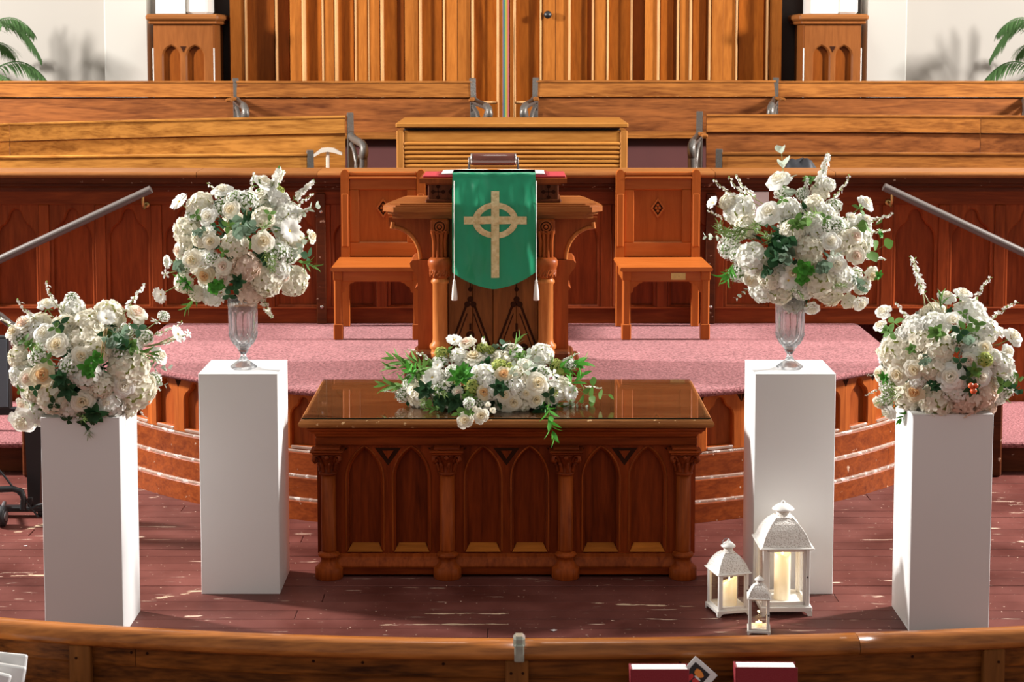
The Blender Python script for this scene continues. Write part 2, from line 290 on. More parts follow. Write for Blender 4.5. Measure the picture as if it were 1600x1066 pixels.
def perforated():
    m, n, l, b = newmat('pierced white metal')
    tc = n.new('ShaderNodeTexCoord'); vo = n.new('ShaderNodeTexVoronoi'); vo.inputs['Scale'].default_value = 170
    l.new(tc.outputs['Object'], vo.inputs['Vector'])
    rp = n.new('ShaderNodeValToRGB'); rp.color_ramp.elements[0].position = 0.28; rp.color_ramp.elements[1].position = 0.42
    rp.color_ramp.elements[0].color = (0.58, 0.50, 0.43, 1); rp.color_ramp.elements[1].color = (0.92, 0.88, 0.82, 1)
    l.new(vo.outputs[0], rp.inputs[0]); l.new(rp.outputs[0], b.inputs['Base Color'])
    bp = n.new('ShaderNodeBump'); bp.inputs['Strength'].default_value = 0.6; bp.inputs['Distance'].default_value = 0.003
    l.new(vo.outputs[0], bp.inputs['Height']); l.new(bp.outputs[0], b.inputs['Normal'])
    b.inputs['Roughness'].default_value = 0.5
    return m
M['pierced'] = perforated()
def ribbonmat():
    m, n, l, b = newmat('striped ribbon')
    tc = n.new('ShaderNodeTexCoord'); sp = n.new('ShaderNodeSeparateXYZ'); rp = n.new('ShaderNodeValToRGB'); rp.color_ramp.interpolation = 'CONSTANT'
    mr = n.new('ShaderNodeMapRange'); mr.inputs[1].default_value = -0.028; mr.inputs[2].default_value = 0.028
    l.new(tc.outputs['Object'], sp.inputs[0]); l.new(sp.outputs[0], mr.inputs[0]); l.new(mr.outputs[0], rp.inputs[0])
    cols = [(0, (0.10, 0.10, 0.15)), (0.2, (0.03, 0.16, 0.10)), (0.4, (0.30, 0.30, 0.03)), (0.6, (0.42, 0.13, 0.02)), (0.8, (0.36, 0.07, 0.09))]
    e = rp.color_ramp.elements
    e[0].position = 0; e[0].color = (*cols[0][1], 1); e[1].position = 0.2; e[1].color = (*cols[1][1], 1)
    for p, c in cols[2:]:
        k = e.new(p); k.color = (*c, 1)
    l.new(rp.outputs[0], b.inputs['Base Color']); b.inputs['Roughness'].default_value = 0.7
    return m
M['ribbon'] = ribbonmat()

# ------------------------------------------------------------------ mesh builder
class MB:
    def __init__(s): s.v = []; s.f = []; s.mi = []; s.cur = 0; s.sm = []
    def add(s, vs, fs, smooth=False):
        o = len(s.v); s.v += [tuple(p) for p in vs]
        for f in fs: s.f.append(tuple(i + o for i in f)); s.mi.append(s.cur); s.sm.append(smooth)
        return s
    def box(s, x0, x1, y0, y1, z0, z1, c=0.004, rot=None, org=None):
        if x0 > x1: x0, x1 = x1, x0
        c = min(c, (x1-x0)*.3, (y1-y0)*.3, (z1-z0)*.3)
        vs = []; idx = {}
        for ix, X, sx in ((0, x0, 1), (1, x1, -1)):
            for iy, Y, sy in ((0, y0, 1), (1, y1, -1)):
                for iz, Z, sz in ((0, z0, 1), (1, z1, -1)):
                    idx[ix, iy, iz, 'x'] = len(vs); vs.append((X, Y + sy*c, Z + sz*c))
                    idx[ix, iy, iz, 'y'] = len(vs); vs.append((X + sx*c, Y, Z + sz*c))
                    idx[ix, iy, iz, 'z'] = len(vs); vs.append((X + sx*c, Y + sy*c, Z))
        I = idx; fs = []
        for i in (0, 1):
            q = [I[i,0,0,'x'], I[i,1,0,'x'], I[i,1,1,'x'], I[i,0,1,'x']]; fs.append(q if i else q[::-1])
            q = [I[0,i,0,'y'], I[1,i,0,'y'], I[1,i,1,'y'], I[0,i,1,'y']]; fs.append(q[::-1] if i else q)
            q = [I[0,0,i,'z'], I[1,0,i,'z'], I[1,1,i,'z'], I[0,1,i,'z']]; fs.append(q if i else q[::-1])
        for a in (0, 1):
            for b in (0, 1):
                fs.append((I[0,a,b,'y'], I[1,a,b,'y'], I[1,a,b,'z'], I[0,a,b,'z']) if (a ^ b) else (I[0,a,b,'z'], I[1,a,b,'z'], I[1,a,b,'y'], I[0,a,b,'y']))
                fs.append((I[a,0,b,'x'], I[a,1,b,'x'], I[a,1,b,'z'], I[a,0,b,'z']) if not (a ^ b) else (I[a,0,b,'z'], I[a,1,b,'z'], I[a,1,b,'x'], I[a,0,b,'x']))
                fs.append((I[a,b,0,'x'], I[a,b,1,'x'], I[a,b,1,'y'], I[a,b,0,'y']) if (a ^ b) else (I[a,b,0,'y'], I[a,b,1,'y'], I[a,b,1,'x'], I[a,b,0,'x']))
        for a in (0, 1):
            for b in (0, 1):
                for d in (0, 1):
                    t = (I[a,b,d,'x'], I[a,b,d,'y'], I[a,b,d,'z']); fs.append(t if (a ^ b ^ d) else t[::-1])
        if rot is not None:
            o = Vector(org or ((x0+x1)/2, (y0+y1)/2, (z0+z1)/2)); vs = [o + rot @ (Vector(p) - o) for p in vs]
        return s.add(vs, fs)
    def lathe(s, prof, seg=20, c=(0, 0, 0), rfun=None, axis='Z', smooth=True):
        vs = []; n = len(prof)
        for (r, z) in prof:
            for k in range(seg):
                a = 2*PI*k/seg; rr = r * (rfun(a, z) if rfun else 1)
                p = (rr*math.cos(a), rr*math.sin(a), z)
                if axis == 'X': p = (p[2], p[0], p[1])
                if axis == 'Y': p = (p[0], -p[2], p[1])
                vs.append((p[0]+c[0], p[1]+c[1], p[2]+c[2]))
        fs = []
        for i in range(n-1):
            for k in range(seg):
                k2 = (k+1) % seg; fs.append((i*seg+k, i*seg+k2, (i+1)*seg+k2, (i+1)*seg+k))
        s.add(vs, fs, smooth)
        o = len(s.v) - len(vs)
        for i, rev in ((0, True), (n-1, False)):
            if prof[i][0] > 1e-5:
                q = [o + i*seg + k for k in range(seg)]
                s.f.append(tuple(q[::-1] if rev else q)); s.mi.append(s.cur); s.sm.append(False)
        return s
    def tube(s, pts, r, seg=8, rfun=None, cap=True):
        pts = [Vector(p) for p in pts]; vs = []; n = len(pts)
        up = Vector((0, 0, 1)); prev = None
        for i, p in enumerate(pts):
            t = (pts[min(i+1, n-1)] - pts[max(i-1, 0)]).normalized()
            a = prev if prev is not None else (up if abs(t.dot(up)) < 0.95 else Vector((1, 0, 0)))
            a = (a - t*a.dot(t)).normalized(); prev = a; b = t.cross(a)
            rr = r * (rfun(i/(n-1)) if rfun else 1)
            for k in range(seg):
                g = 2*PI*k/seg; vs.append(p + a*math.cos(g)*rr + b*math.sin(g)*rr)
        fs = [(i*seg+k, i*seg+(k+1) % seg, (i+1)*seg+(k+1) % seg, (i+1)*seg+k) for i in range(n-1) for k in range(seg)]
        s.add(vs, fs, True)
        if cap:
            s.add(vs[:seg], [tuple(range(seg))[::-1]]); s.add(vs[-seg:], [tuple(range(seg))])
        return s
    def prism(s, pts, y0, y1, tf=None):
        """polygon in (x, z), extruded from y0 (front) to y1 (back)"""
        n = len(pts); vs = [(p[0], y0, p[1]) for p in pts] + [(p[0], y1, p[1]) for p in pts]
        ar = sum(pts[i][0]*pts[(i+1) % n][1] - pts[(i+1) % n][0]*pts[i][1] for i in range(n))
        fr = tuple(range(n)); bk = tuple(range(n, 2*n))[::-1]
        fs = [fr, bk] + [(i+n, (i+1) % n + n, (i+1) % n, i) for i in range(n)]
        if ar < 0: fs = [f[::-1] for f in fs]
        if tf: vs = [tf(Vector(p)) for p in vs]
        return s.add(vs, fs)
    def sweep(s, path, prof, smooth=False):
        """closed profile (d, z) carried along a horizontal path of (x, y); d is measured to the right of travel (towards -Y when going +X)"""
        n = len(path); m = len(prof); vs = []
        for i, (x, y) in enumerate(path):
            a = path[max(i-1, 0)]; b = path[min(i+1, n-1)]
            t = Vector((b[0]-a[0], b[1]-a[1])).normalized(); nr = Vector((t.y, -t.x))
            for (d, z) in prof: vs.append((x + nr.x*d, y + nr.y*d, z))
        fs = [(i*m+k, (i+1)*m+k, (i+1)*m+(k+1) % m, i*m+(k+1) % m) for i in range(n-1) for k in range(m)]
        ar = sum(prof[i][0]*prof[(i+1) % m][1] - prof[(i+1) % m][0]*prof[i][1] for i in range(m))
        caps = [tuple(range(m)), tuple(range((n-1)*m, n*m))[::-1]]
        if ar > 0: fs = [f[::-1] for f in fs]; 
        else: caps = [c[::-1] for c in caps]
        s.add(vs, fs, smooth); o = len(s.v) - len(vs)
        for c in caps: s.f.append(tuple(i+o for i in c)); s.mi.append(s.cur); s.sm.append(False)
        return s
    def mesh(s, name, mats):
        me = bpy.data.meshes.new(name); me.from_pydata(s.v, [], s.f)
        if not isinstance(mats, (list, tuple)): mats = [mats]
        for m in mats: me.materials.append(m)
        me.polygons.foreach_set('material_index', s.mi); me.polygons.foreach_set('use_smooth', s.sm); me.update()
        return me
    def build(s, name, mats, parent=None, loc=(0, 0, 0), rotz=0):
        return link(name, s.mesh(name, mats), parent, loc, rotz)
def link(name, me, parent=None, loc=(0, 0, 0), rotz=0):
    o = bpy.data.objects.new(name, me); C.objects.link(o)
    if parent: o.parent = parent
    o.location = loc; o.rotation_euler = (0, 0, rotz); return o
def tag(o, label, cat, group=None):
    o['label'] = label; o['category'] = cat
    if group: o['group'] = group
    return o
def thing(name, label, cat, loc=(0, 0, 0), rotz=0, group=None):
    return tag(link(name, None, None, loc, rotz), label, cat, group)
def struct(name, loc=(0, 0, 0), me=None):
    o = link(name, me, None, loc); o['kind'] = 'structure'; return o
def B(name, mat, parent, *a, **k): return MB().box(*a, **k).build(name, M[mat], parent)

# arch outlines (right half, from the sill up to the apex)
def lancet(w, hs, ha, n=10):
    H = ha - hs; cx = (w*w/4 - H*H) / w; r = w/2 - cx
    a1 = math.atan2(H, -cx)
    return [(w/2, 0)] + [(cx + r*math.cos(a1*i/n), hs + r*math.sin(a1*i/n)) for i in range(n+1)][:-1] + [(0, ha)]
def trefoil(w, hs, ha, n=8):
    """wide shoulders, a cusp, and a round-pointed lobe on top"""
    H = ha - hs; pts = [(w/2, 0)]
    for i in range(n+1):
        a = PI/2*i/n*0.8; pts.append((w/2 - w*0.27*(1-math.cos(a))*1.25, hs + H*0.52*math.sin(a)*1.05))
    x0, z0 = pts[-1]
    for i in range(1, n+1):
        a = i/n; pts.append((w*0.185*math.cos(a*PI/2)**0.8 + (x0 - w*0.185)*max(0, 1-a*4), z0 + (ha - z0)*math.sin(a*PI/2*0.98)))
    pts[-1] = (0, ha)
    return pts
def offs(pts, d):
    out = []
    for i, p in enumerate(pts):
        a = pts[max(i-1, 0)]; b = pts[min(i+1, len(pts)-1)]
        tx, tz = b[0]-a[0], b[1]-a[1]; L = math.hypot(tx, tz) or 1
        out.append((max(0, p[0] + tz/L*d), p[1] - tx/L*d) )
    out[0] = (pts[0][0]+d, pts[0][1]-d); out[-1] = (0, pts[-1][1]+d*1.2)
    return out
def arch_plate(mb, x0, x1, z0, z1, cx, sill, outline, yf, yb, ch=0.006, tf=None):
    """board with an arched hole: outline is relative to (cx, sill); chamfered rim"""
    T = tf or (lambda p: p)
    big = offs(outline, ch); small = outline
    for sgn, xe in ((1, x1), (-1, x0)):
        P = [(cx, z0), (xe, z0), (xe, z1), (cx, z1)] + [(cx + sgn*p[0], sill + p[1]) for p in big[::-1]] + [(cx, sill - ch)]
        n = len(P); vs = [T(Vector((p[0], yf, p[1]))) for p in P]
        mb.add(vs, [tuple(range(n)) if sgn > 0 else tuple(range(n))[::-1]])
        A = [(cx, sill-ch)] + [(cx+sgn*p[0], sill+p[1]) for p in big]; Bs = [(cx, sill)] + [(cx+sgn*p[0], sill+p[1]) for p in small]
        m = len(A); vs = [T(Vector((p[0], yf, p[1]))) for p in A] + [T(Vector((p[0], yf+ch, p[1]))) for p in Bs] + [T(Vector((p[0], yb, p[1]))) for p in Bs]
        fs = [(r*m+i, r*m+i+1, (r+1)*m+i+1, (r+1)*m+i) for r in (0, 1) for i in range(m-1)]
        mb.add(vs, fs if sgn > 0 else [f[::-1] for f in fs])
    for a, b in (((x0, z0), (x1, z0)), ((x1, z0), (x1, z1)), ((x1, z1), (x0, z1)), ((x0, z1), (x0, z0))):
        mb.add([T(Vector((a[0], yf, a[1]))), T(Vector((a[0], yb, a[1]))), T(Vector((b[0], yb, b[1]))), T(Vector((b[0], yf, b[1])))], [(0, 1, 2, 3)])
    return mb
def sheet(nu, nv, fn):
    vs = [fn(i/nu, j/nv) for j in range(nv+1) for i in range(nu+1)]
    fs = [(j*(nu+1)+i, j*(nu+1)+i+1, (j+1)*(nu+1)+i+1, (j+1)*(nu+1)+i) for j in range(nv) for i in range(nu)]
    return vs, fs

# ================================================================== SETTING
# painted plank floor of the chancel
fl = struct('floor')
rnd = random.Random(3)
y = 6.35; k = 0
while y < 11.3:
    cuts = sorted([-4.6, 4.6] + [rnd.uniform(-4.0, -1.0) if k % 2 else rnd.uniform(-3, 0), rnd.uniform(0.8, 4.0)])
    for a, b in zip(cuts[:-1], cuts[1:]):
        dz = rnd.uniform(-0.0012, 0.0012)
        MB().box(a+0.0012, b-0.0012, y+0.0015, y+0.1185, -0.03, dz, c=0.002).build('plank', M['plank'], fl)
    y += 0.12; k += 1
MB().box(-4.7, 4.7, 6.34, 11.5, -0.2, -0.031).build('subfloor', M['black_gap'], fl)
MB().box(-6, 6, -1.5, 6.33, -0.25, -0.15).build('nave_boards', M['carpet_in'], fl)
# choir tiers behind the screen
for k, (ya, yb, z) in enumerate(((11.6, 12.75, 0.92), (12.75, 13.75, 1.15), (13.75, 15.6, 1.38))):
    o = struct('trim_%d' % (k+1), me=MB().box(-6, 6, ya, yb+0.002, 0, z).mesh('tier', M['carpet_in']))
# back wall: plaster, pilasters, oak screen
wb = struct('wall_back')
MB().box(-8, -2.35, 15.55, 15.8, 0, 5.2).build('plaster', M['plaster'], wb)
MB().box(2.35, 8, 15.55, 15.8, 0, 5.2).build('plaster', M['plaster'], wb)
MB().box(-2.9, 2.9, 15.45, 15.55, 0, 5.2).build('backing', M['black_gap'], wb)  # near black sheet, the shade of the gaps is put into its colour
MB().box(px(168, 15.2), px(236, 15.2), 15.2, 15.55, 0, 5.2, c=0.01).build('pilaster', M['plaster_l'], wb)
MB().box(px(1349, 15.2), px(1412, 15.2), 15.2, 15.55, 0, 5.2, c=0.01).build('pilaster', M['plaster_l'], wb)
MB().box(px(236, 15.4), px(252, 15.4), 15.4, 15.55, 0, 5.2).build('plaster', M['plaster'], wb)
MB().box(px(1340, 15.4), px(1349, 15.4), 15.4, 15.55, 0, 5.2).build('plaster', M['plaster'], wb)
# upright members of the oak screen: (left px, right px, kind)
strips = [(363,385,'b'),(385,388,'m'),(388,432,'d'),(433,436,'m'),(437,455,'d'),(456,474,'b'),(474,480,'M'),(480,505,'p'),(505,508,'m'),(509,524,'b'),
 (525,530,'M'),(530,555,'p'),(556,559,'m'),(559,576,'b'),(577,578.5,'m'),(579,595,'b'),(596,601,'M'),(601,622,'p'),(622,633,'d'),(634,655,'b'),(656,660,'M'),
 (660,692,'p'),(693,696,'m'),(697,715,'b'),(716,736,'b'),(737,741,'M')]
strips2 = [(868,887,'b'),(887,891,'M'),(891,917,'p'),(917,925,'d'),(924,927,'m'),(928,946,'b'),(947,950,'m'),(950,983,'p'),(984,987,'M'),(988,1005,'d'),(1006,1025,'b'),
 (1025,1029,'M'),(1030,1050,'p'),(1050,1055,'d'),(1056,1059,'m'),(1060,1074,'b'),(1075,1079,'M'),(1080,1100,'p'),(1100,1105,'d'),(1105,1108,'m'),(1109,1127,'b'),(1127,1146,'b'),
 (1147,1150,'M'),(1151,1190,'p'),(1190,1195,'d'),(1195,1198,'m'),(1199,1218,'b')]
def strip(a, b, kd, par):
    Yf = {'b': 15.17, 'm': 15.15, 'M': 15.14, 'p': 15.21, 'd': 15.23}[kd]
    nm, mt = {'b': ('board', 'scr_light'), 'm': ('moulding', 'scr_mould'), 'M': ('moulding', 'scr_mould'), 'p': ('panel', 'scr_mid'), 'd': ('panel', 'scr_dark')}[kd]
    xa, xb = px(a, Yf), px(b, Yf)
    mb = MB()
    if kd in 'mM':
        r = (xb-xa)/2; mb.box(xa, xb, Yf+0.012, 15.3, 1.3, 4.6)
        mb.sweep([(0, 0), (0.001, 0)], [(0, 0), (0, .001), (.001, 0)]) if 0 else None
        seg = 8; cxm = (xa+xb)/2
        pts = [(cxm + r*math.cos(PI*i/seg), Yf + 0.014 - r*0.9*math.sin(PI*i/seg)) for i in range(seg+1)]
        vs = [(x, yy, z) for z in (1.3, 4.6) for x, yy in pts]
        mb.add(vs, [(i, i+1, i+1+seg+1, i+seg+1)[::1] for i in range(seg)], True)
    else:
        mb.box(xa, xb, Yf, 15.3, 1.3, 4.6, c=0.003)
    mb.build(nm, M[mt], par)
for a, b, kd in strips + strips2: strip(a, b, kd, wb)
d1 = struct('door_1')
for a, b, kd in [(741,776,'p'),(776,780,'m'),(780,786,'b'),(786,797,'d'),(797,802,'b'),(802,806,'M'),(806,842,'p'),(843,846,'m'),(847,867,'b')]:
    if kd == 'p':      # framed leaf panel with a bottom rail
        strip(a, b, kd, d1); Yf = 15.15
        z1, z2 = at(800, 178, Yf).z - 0.35, at(800, 161, Yf).z
        B('bottom_rail', 'scr_mid', d1, px(a-2, Yf), px(b+2, Yf), Yf, 15.3, z1, z2)
        MB().box(px(a, Yf), px(b, Yf), Yf-0.012, Yf+0.01, z2-0.002, z2+0.016).build('moulding', M['scr_mould'], d1)
    else: strip(a, b, kd, d1)
kp = at(856, 23, 15.1)
MB().lathe([(0.008, 0), (0.010, 0.02), (0.028, 0.03), (0.034, 0.045), (0.028, 0.06), (0.0, 0.066)], 16, (kp.x, 15.17, kp.z), axis='Y').build('knob', M['black'], d1)
# striped ribbon hung over the centre of the doors
rb = MB()
xr = px(790.5, 15.09)
vs, fs = sheet(4, 30, lambda i, j: ((i-0.5)*0.056, 0.006*math.sin(i*6+j*7)+0.004*math.sin(j*23), 1.7 + j*2.6))
rb.add(vs, fs, True); vs2, fs2 = sheet(4, 30, lambda i, j: ((i-0.5)*0.056, 0.003+0.006*math.sin(i*6+j*7)+0.004*math.sin(j*23), 1.7 + j*2.6)); rb.add(vs2, [f[::-1] for f in fs2], True)
tag(rb.build('ribbon', M['ribbon'], None, (xr, 15.09, 0)), 'narrow rainbow striped ribbon hanging down the central oak doors', 'ribbon')

# wooden piers with twin lancets, white column bases on top
def pier(u0, u1, flip, label, lab2):
    Yf = 14.85; x0, x1 = px(u0+8, Yf), px(u1-10, Yf); w_ = x1-x0; cx = (x0+x1)/2
    t = thing('pier_pedestal', label, 'pedestal', (cx, Yf, 1.38))
    zt = at(0, 38, Yf).z - 1.38; h = w_/2
    B('body', 'pier', t, -h, h, 0.034, 0.5, 0, zt); B('recess', 'scr_dark', t, -h*0.85, h*0.85, 0.022, 0.034, 0, zt*0.9)  # recess face in darker wood, shade inside the arches painted in
    for sx in (-1, 1):
        mb = MB(); ol = lancet(h*0.52, 0.30, 0.44, 8)
        xa, xb = (-h, 0) if sx < 0 else (0, h)
        arch_plate(mb, xa, xb, 0.0, zt, sx*h*0.40, at(0, 130, Yf).z-1.38-0.12 + 0.0, lancet(h*0.56, at(0, 88, Yf).z-at(0, 130, Yf).z+0.12, at(0, 72, Yf).z-at(0, 130, Yf).z+0.12, 8), -0.02, 0.028, 0.012)
        mb.build('arched_front', M['pier'], t)
    mb = MB(); zz = at(0, 76, Yf).z-1.38
    mb.prism([(-0.025, zz+0.02), (0.025, zz+0.02), (0, zz-0.03)], -0.024, -0.018); mb.build('spandrel', M['incise'], t)
    for s_ in (-1, 1): B('corner_bead', 'white_stone', t, s_*(h+0.004)-0.006, s_*(h+0.004)+0.006, -0.018, 0.0, 0.0, at(0, 75, Yf).z-1.38)
    MB().box(-h-0.035, h+0.035, -0.05, 0.55, zt, zt+0.03, c=0.008).build('moulding', M['pier'], t)
    MB().box(-h-0.055, h+0.055, -0.075, 0.57, zt+0.03, zt+0.085, c=0.02).build('cap', M['pier_x'], t)
    zc = zt + 0.085 + 1.38
    c = thing('column_base', lab2, 'column', (cx - flip*0.02, Yf+0.02, zc))
    B('block', 'white_stone', c, -h*0.86, h*0.12*1, 0, 0.4, 0, 1.6, c=0.006)
    B('block', 'white_stone', c, h*0.12+0.002, h*0.86, 0.03, 0.4, 0, 1.6, c=0.02)
pier(237, 347, 1, 'brown wooden pier with twin pointed panels, left of the oak screen', 'white column base on the left wooden pier')
pier(1245, 1350, -1, 'brown wooden pier with twin pointed panels, right of the oak screen', 'white column base on the right wooden pier')

# ------------------------------------------------------------------ choir pews
def pew(name, label, xa, xb, Yb, ztop, tier, bow=0.0, sag=0.0, ends=(), mats=('pew', 'pew_dark'), joints=(), skirt=True, arm=0):
    t = thing(name, label, 'pew', ((xa+xb)/2, Yb, tier), group=None)
    ox = (xa+xb)/2; n = 14; inner = min(abs(xa), abs(xb))
    def path(x0, x1, off): return [((x0+(x1-x0)*i/n) - ox, off - bow*(abs(x0+(x1-x0)*i/n)-inner)**2) for i in range(n+1)]
    def zs(x): return -sag*(abs(x)-inner)
    H = ztop - tier
    def board(nm, mt, d0, d1, za, zb, x0, x1, tilt=0.0):
        mb = MB(); p = path(x0, x1, 0)
        mb.sweep(p, [(d0-tilt, za), (d1-tilt, za), (d1, zb-0.006), (d1-0.006, zb), (d0+0.003, zb), (d0, zb-0.003)])
        if sag: mb.v = [(a, b, c + zs(a+ox)) for a, b, c in mb.v]
        mb.build(nm, M[mt], t)
    cuts = [xa] + sorted(joints) + [xb]
    for a, b in zip(cuts[:-1], cuts[1:]):
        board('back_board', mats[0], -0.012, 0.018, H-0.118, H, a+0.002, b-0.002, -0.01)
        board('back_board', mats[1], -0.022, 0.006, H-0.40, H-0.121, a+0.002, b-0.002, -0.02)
    board('cap_strip', mats[0], -0.02, 0.026, H-0.004, H+0.012, xa, xb)
    board('seat_board', mats[0], 0.02, 0.42, H-0.435, H-0.40, xa, xb)
    if skirt: board('seat_skirt', 'burgundy', 0.33, 0.345, 0.0, H-0.436, xa, xb)
    for xe, dr in ends:
        e = MB(); yb_ = -bow*(abs(xe)-inner)**2; zz = zs(xe)
        def g(p): return Vector((p.y, p.x, p.z))
        x = xe-ox
        # scrolled cast-iron standard in the Y-Z plane
        def bar(pts, r=0.016, sx=0.5):
            e.tube([(x, yb_+a, zz+b) for a, b in pts], r*1.5, 8)
        e.prism([(-0.03, 0), (0.03, 0), (0.028, H-0.35), (0.018, H+0.02), (0.0, H+0.035), (-0.02, H+0.03), (-0.028, H-0.1)], -0.022, 0.022, tf=lambda p: Vector((x+p.y, yb_+p.x, zz+p.z)))
        bar([(-0.03, H-0.14), (-0.12, H-0.16), (-0.24, H-0.17), (-0.36, H-0.18), (-0.42, H-0.20), (-0.44, H-0.24), (-0.42, H-0.275), (-0.385, H-0.265), (-0.385, H-0.24)], 0.02)
        bar([(-0.40, H-0.22), (-0.41, H-0.32), (-0.37, H-0.42), (-0.40, H-0.52), (-0.43, 0.06), (-0.44, 0.0)], 0.02)
        bar([(-0.03, H-0.2), (-0.12, H-0.24), (-0.2, H-0.33), (-0.18, H-0.42), (-0.1, H-0.44), (-0.03, H-0.40)], 0.012)
        bar([(-0.39, H-0.26), (-0.30, H-0.28), (-0.22, H-0.36), (-0.28, H-0.44), (-0.37, H-0.42)], 0.012)
        bar([(0.0, 0.02), (-0.22, 0.16), (-0.42, 0.02)], 0.014); bar([(-0.40, H-0.44), (-0.2, 0.16), (-0.03, H-0.42)], 0.012)
        ph = (0.33 if xe < 0 else -0.24); e.v = [(x + (a-x)*math.cos(ph) - (b-yb_)*math.sin(ph), yb_ + (a-x)*math.sin(ph) + (b-yb_)*math.cos(ph), c) for a, b, c in e.v]
        e.build('iron_end', M['iron'], t)
        if dr: MB().box(x-0.022, x+0.022, yb_-0.38, yb_-0.05, zz+H-0.145, zz+H-0.118, c=0.008).build('armrest', M['pew'], t)
    return t
Z3 = 2.205
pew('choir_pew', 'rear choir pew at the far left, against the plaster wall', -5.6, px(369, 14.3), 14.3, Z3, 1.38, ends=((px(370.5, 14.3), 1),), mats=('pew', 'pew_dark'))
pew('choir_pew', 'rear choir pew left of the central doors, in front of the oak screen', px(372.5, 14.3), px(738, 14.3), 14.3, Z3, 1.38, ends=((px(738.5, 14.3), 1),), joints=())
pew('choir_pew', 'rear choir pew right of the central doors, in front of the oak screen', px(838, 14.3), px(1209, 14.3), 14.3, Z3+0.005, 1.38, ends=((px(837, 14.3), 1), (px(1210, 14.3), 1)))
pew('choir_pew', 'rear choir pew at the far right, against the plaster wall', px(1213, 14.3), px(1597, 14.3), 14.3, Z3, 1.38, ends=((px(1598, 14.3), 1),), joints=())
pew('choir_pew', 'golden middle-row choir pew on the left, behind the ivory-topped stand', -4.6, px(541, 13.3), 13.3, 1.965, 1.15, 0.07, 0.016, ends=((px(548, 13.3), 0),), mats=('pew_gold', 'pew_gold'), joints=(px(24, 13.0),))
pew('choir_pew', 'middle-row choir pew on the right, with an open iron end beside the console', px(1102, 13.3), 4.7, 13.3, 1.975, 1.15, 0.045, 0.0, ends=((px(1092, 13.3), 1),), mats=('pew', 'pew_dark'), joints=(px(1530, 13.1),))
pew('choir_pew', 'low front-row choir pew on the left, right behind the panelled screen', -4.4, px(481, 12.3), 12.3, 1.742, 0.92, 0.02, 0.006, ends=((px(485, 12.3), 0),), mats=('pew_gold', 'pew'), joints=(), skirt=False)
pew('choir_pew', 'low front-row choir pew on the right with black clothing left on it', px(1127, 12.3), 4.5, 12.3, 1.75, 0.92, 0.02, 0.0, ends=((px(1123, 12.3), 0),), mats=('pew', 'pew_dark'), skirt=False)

# organ console with slatted roll top
oc = thing('organ_console', 'light oak organ console with a closed slatted roll top', 'organ', (0, 12.45, 0.92))
hw = px(980, 12.45); zt = 1.925-0.92
MB().box(-hw-0.005, hw+0.005, -0.02, 0.95, zt, zt+0.035, c=0.008).build('top', M['organ'], oc)
for s_ in (-1, 1): MB().box(s_*hw - (0.052 if s_ > 0 else 0), s_*hw + (0.052 if s_ < 0 else 0), 0.0, 0.9, 0, zt-0.02, c=0.006).build('side_panel', M['organ_z'], oc)
B('body', 'black_gap', oc, -hw+0.05, hw-0.05, 0.1, 0.88, 0, zt-0.001)
B('fascia', 'organ', oc, -hw+0.053, hw-0.053, 0.006, 0.1, zt-0.10, zt-0.022)
for k in range(13):
    z = zt-0.113 - k*0.0318
    MB().lathe([(0.0135, -hw+0.054), (0.0155, -hw+0.06), (0.0155, hw-0.06), (0.0135, hw-0.054)], 10, (0, 0.014+(k*0.001), z), axis='X').build('slat', M['organ'], oc)
# ivory-topped stand and its shelf at the left pew end
st = thing('pad_stand', 'small wooden stand with a curved ivory bar on top, beside the iron pew end', 'stand', (px(513, 12.95), 12.95, 1.15))
z0 = 0.0; zb = at(513, 240, 12.95).z - 1.15
mb = MB(); L = 0.105
top = [(-L, 0.0), (-L*0.45, 0.045), (0, 0.05), (L*0.45, 0.045), (L, 0.012), (L, -0.006), (L*0.45, 0.012), (0, 0.02), (-L*0.45, 0.012), (-L+0.005, -0.018)]
mb.prism([(a, b) for a, b in top], -0.025, 0.025); o = mb.build('curved_bar', M['cushion_w'], st, (0, 0, zb-0.006))
B('post', 'cushion_w', st, -0.013, 0.013, -0.012, 0.012, 0, zb+0.012)
B('shelf', 'pew_gold', st, -0.22, 0.17, -0.08, 0.14, zb-0.135, zb-0.115)
B('shelf_leg', 'pew_gold', st, -0.2, -0.16, -0.02, 0.08, 0, zb-0.136); B('shelf_leg', 'pew_gold', st, 0.1, 0.14, -0.02, 0.08, 0, zb-0.136)
# black garment left on the right front pew
mb = MB(); gx = px(1255, 12.1)
def gf(i, j):
    a = i*2*PI; r = math.cos(j*PI/2)**0.6
    n_ = 1 + 0.10*math.sin(3*a+1)+0.06*math.sin(7*a+j*4)
    return (0.20*r*math.cos(a)*n_, 0.13*r*math.sin(a)*n_, 0.30*j*(1+0.06*math.sin(a*4)) * (1-0.12*math.cos(a)))
vs, fs = sheet(28, 10, gf); mb.v = []; mb.f = []; mb.mi = []; mb.sm = []; mb.add([(a*0.9, b, 0.385*math.sin(min(1, c/0.34)*PI/2)*(1+0.05*math.sin(a*40))) for a, b, c in vs], fs, True)
tag(mb.build('folded_garment', M['garment'], None, (gx, 12.12, 1.352)), 'crumpled black garment lying on the front choir pew, right side', 'garment')

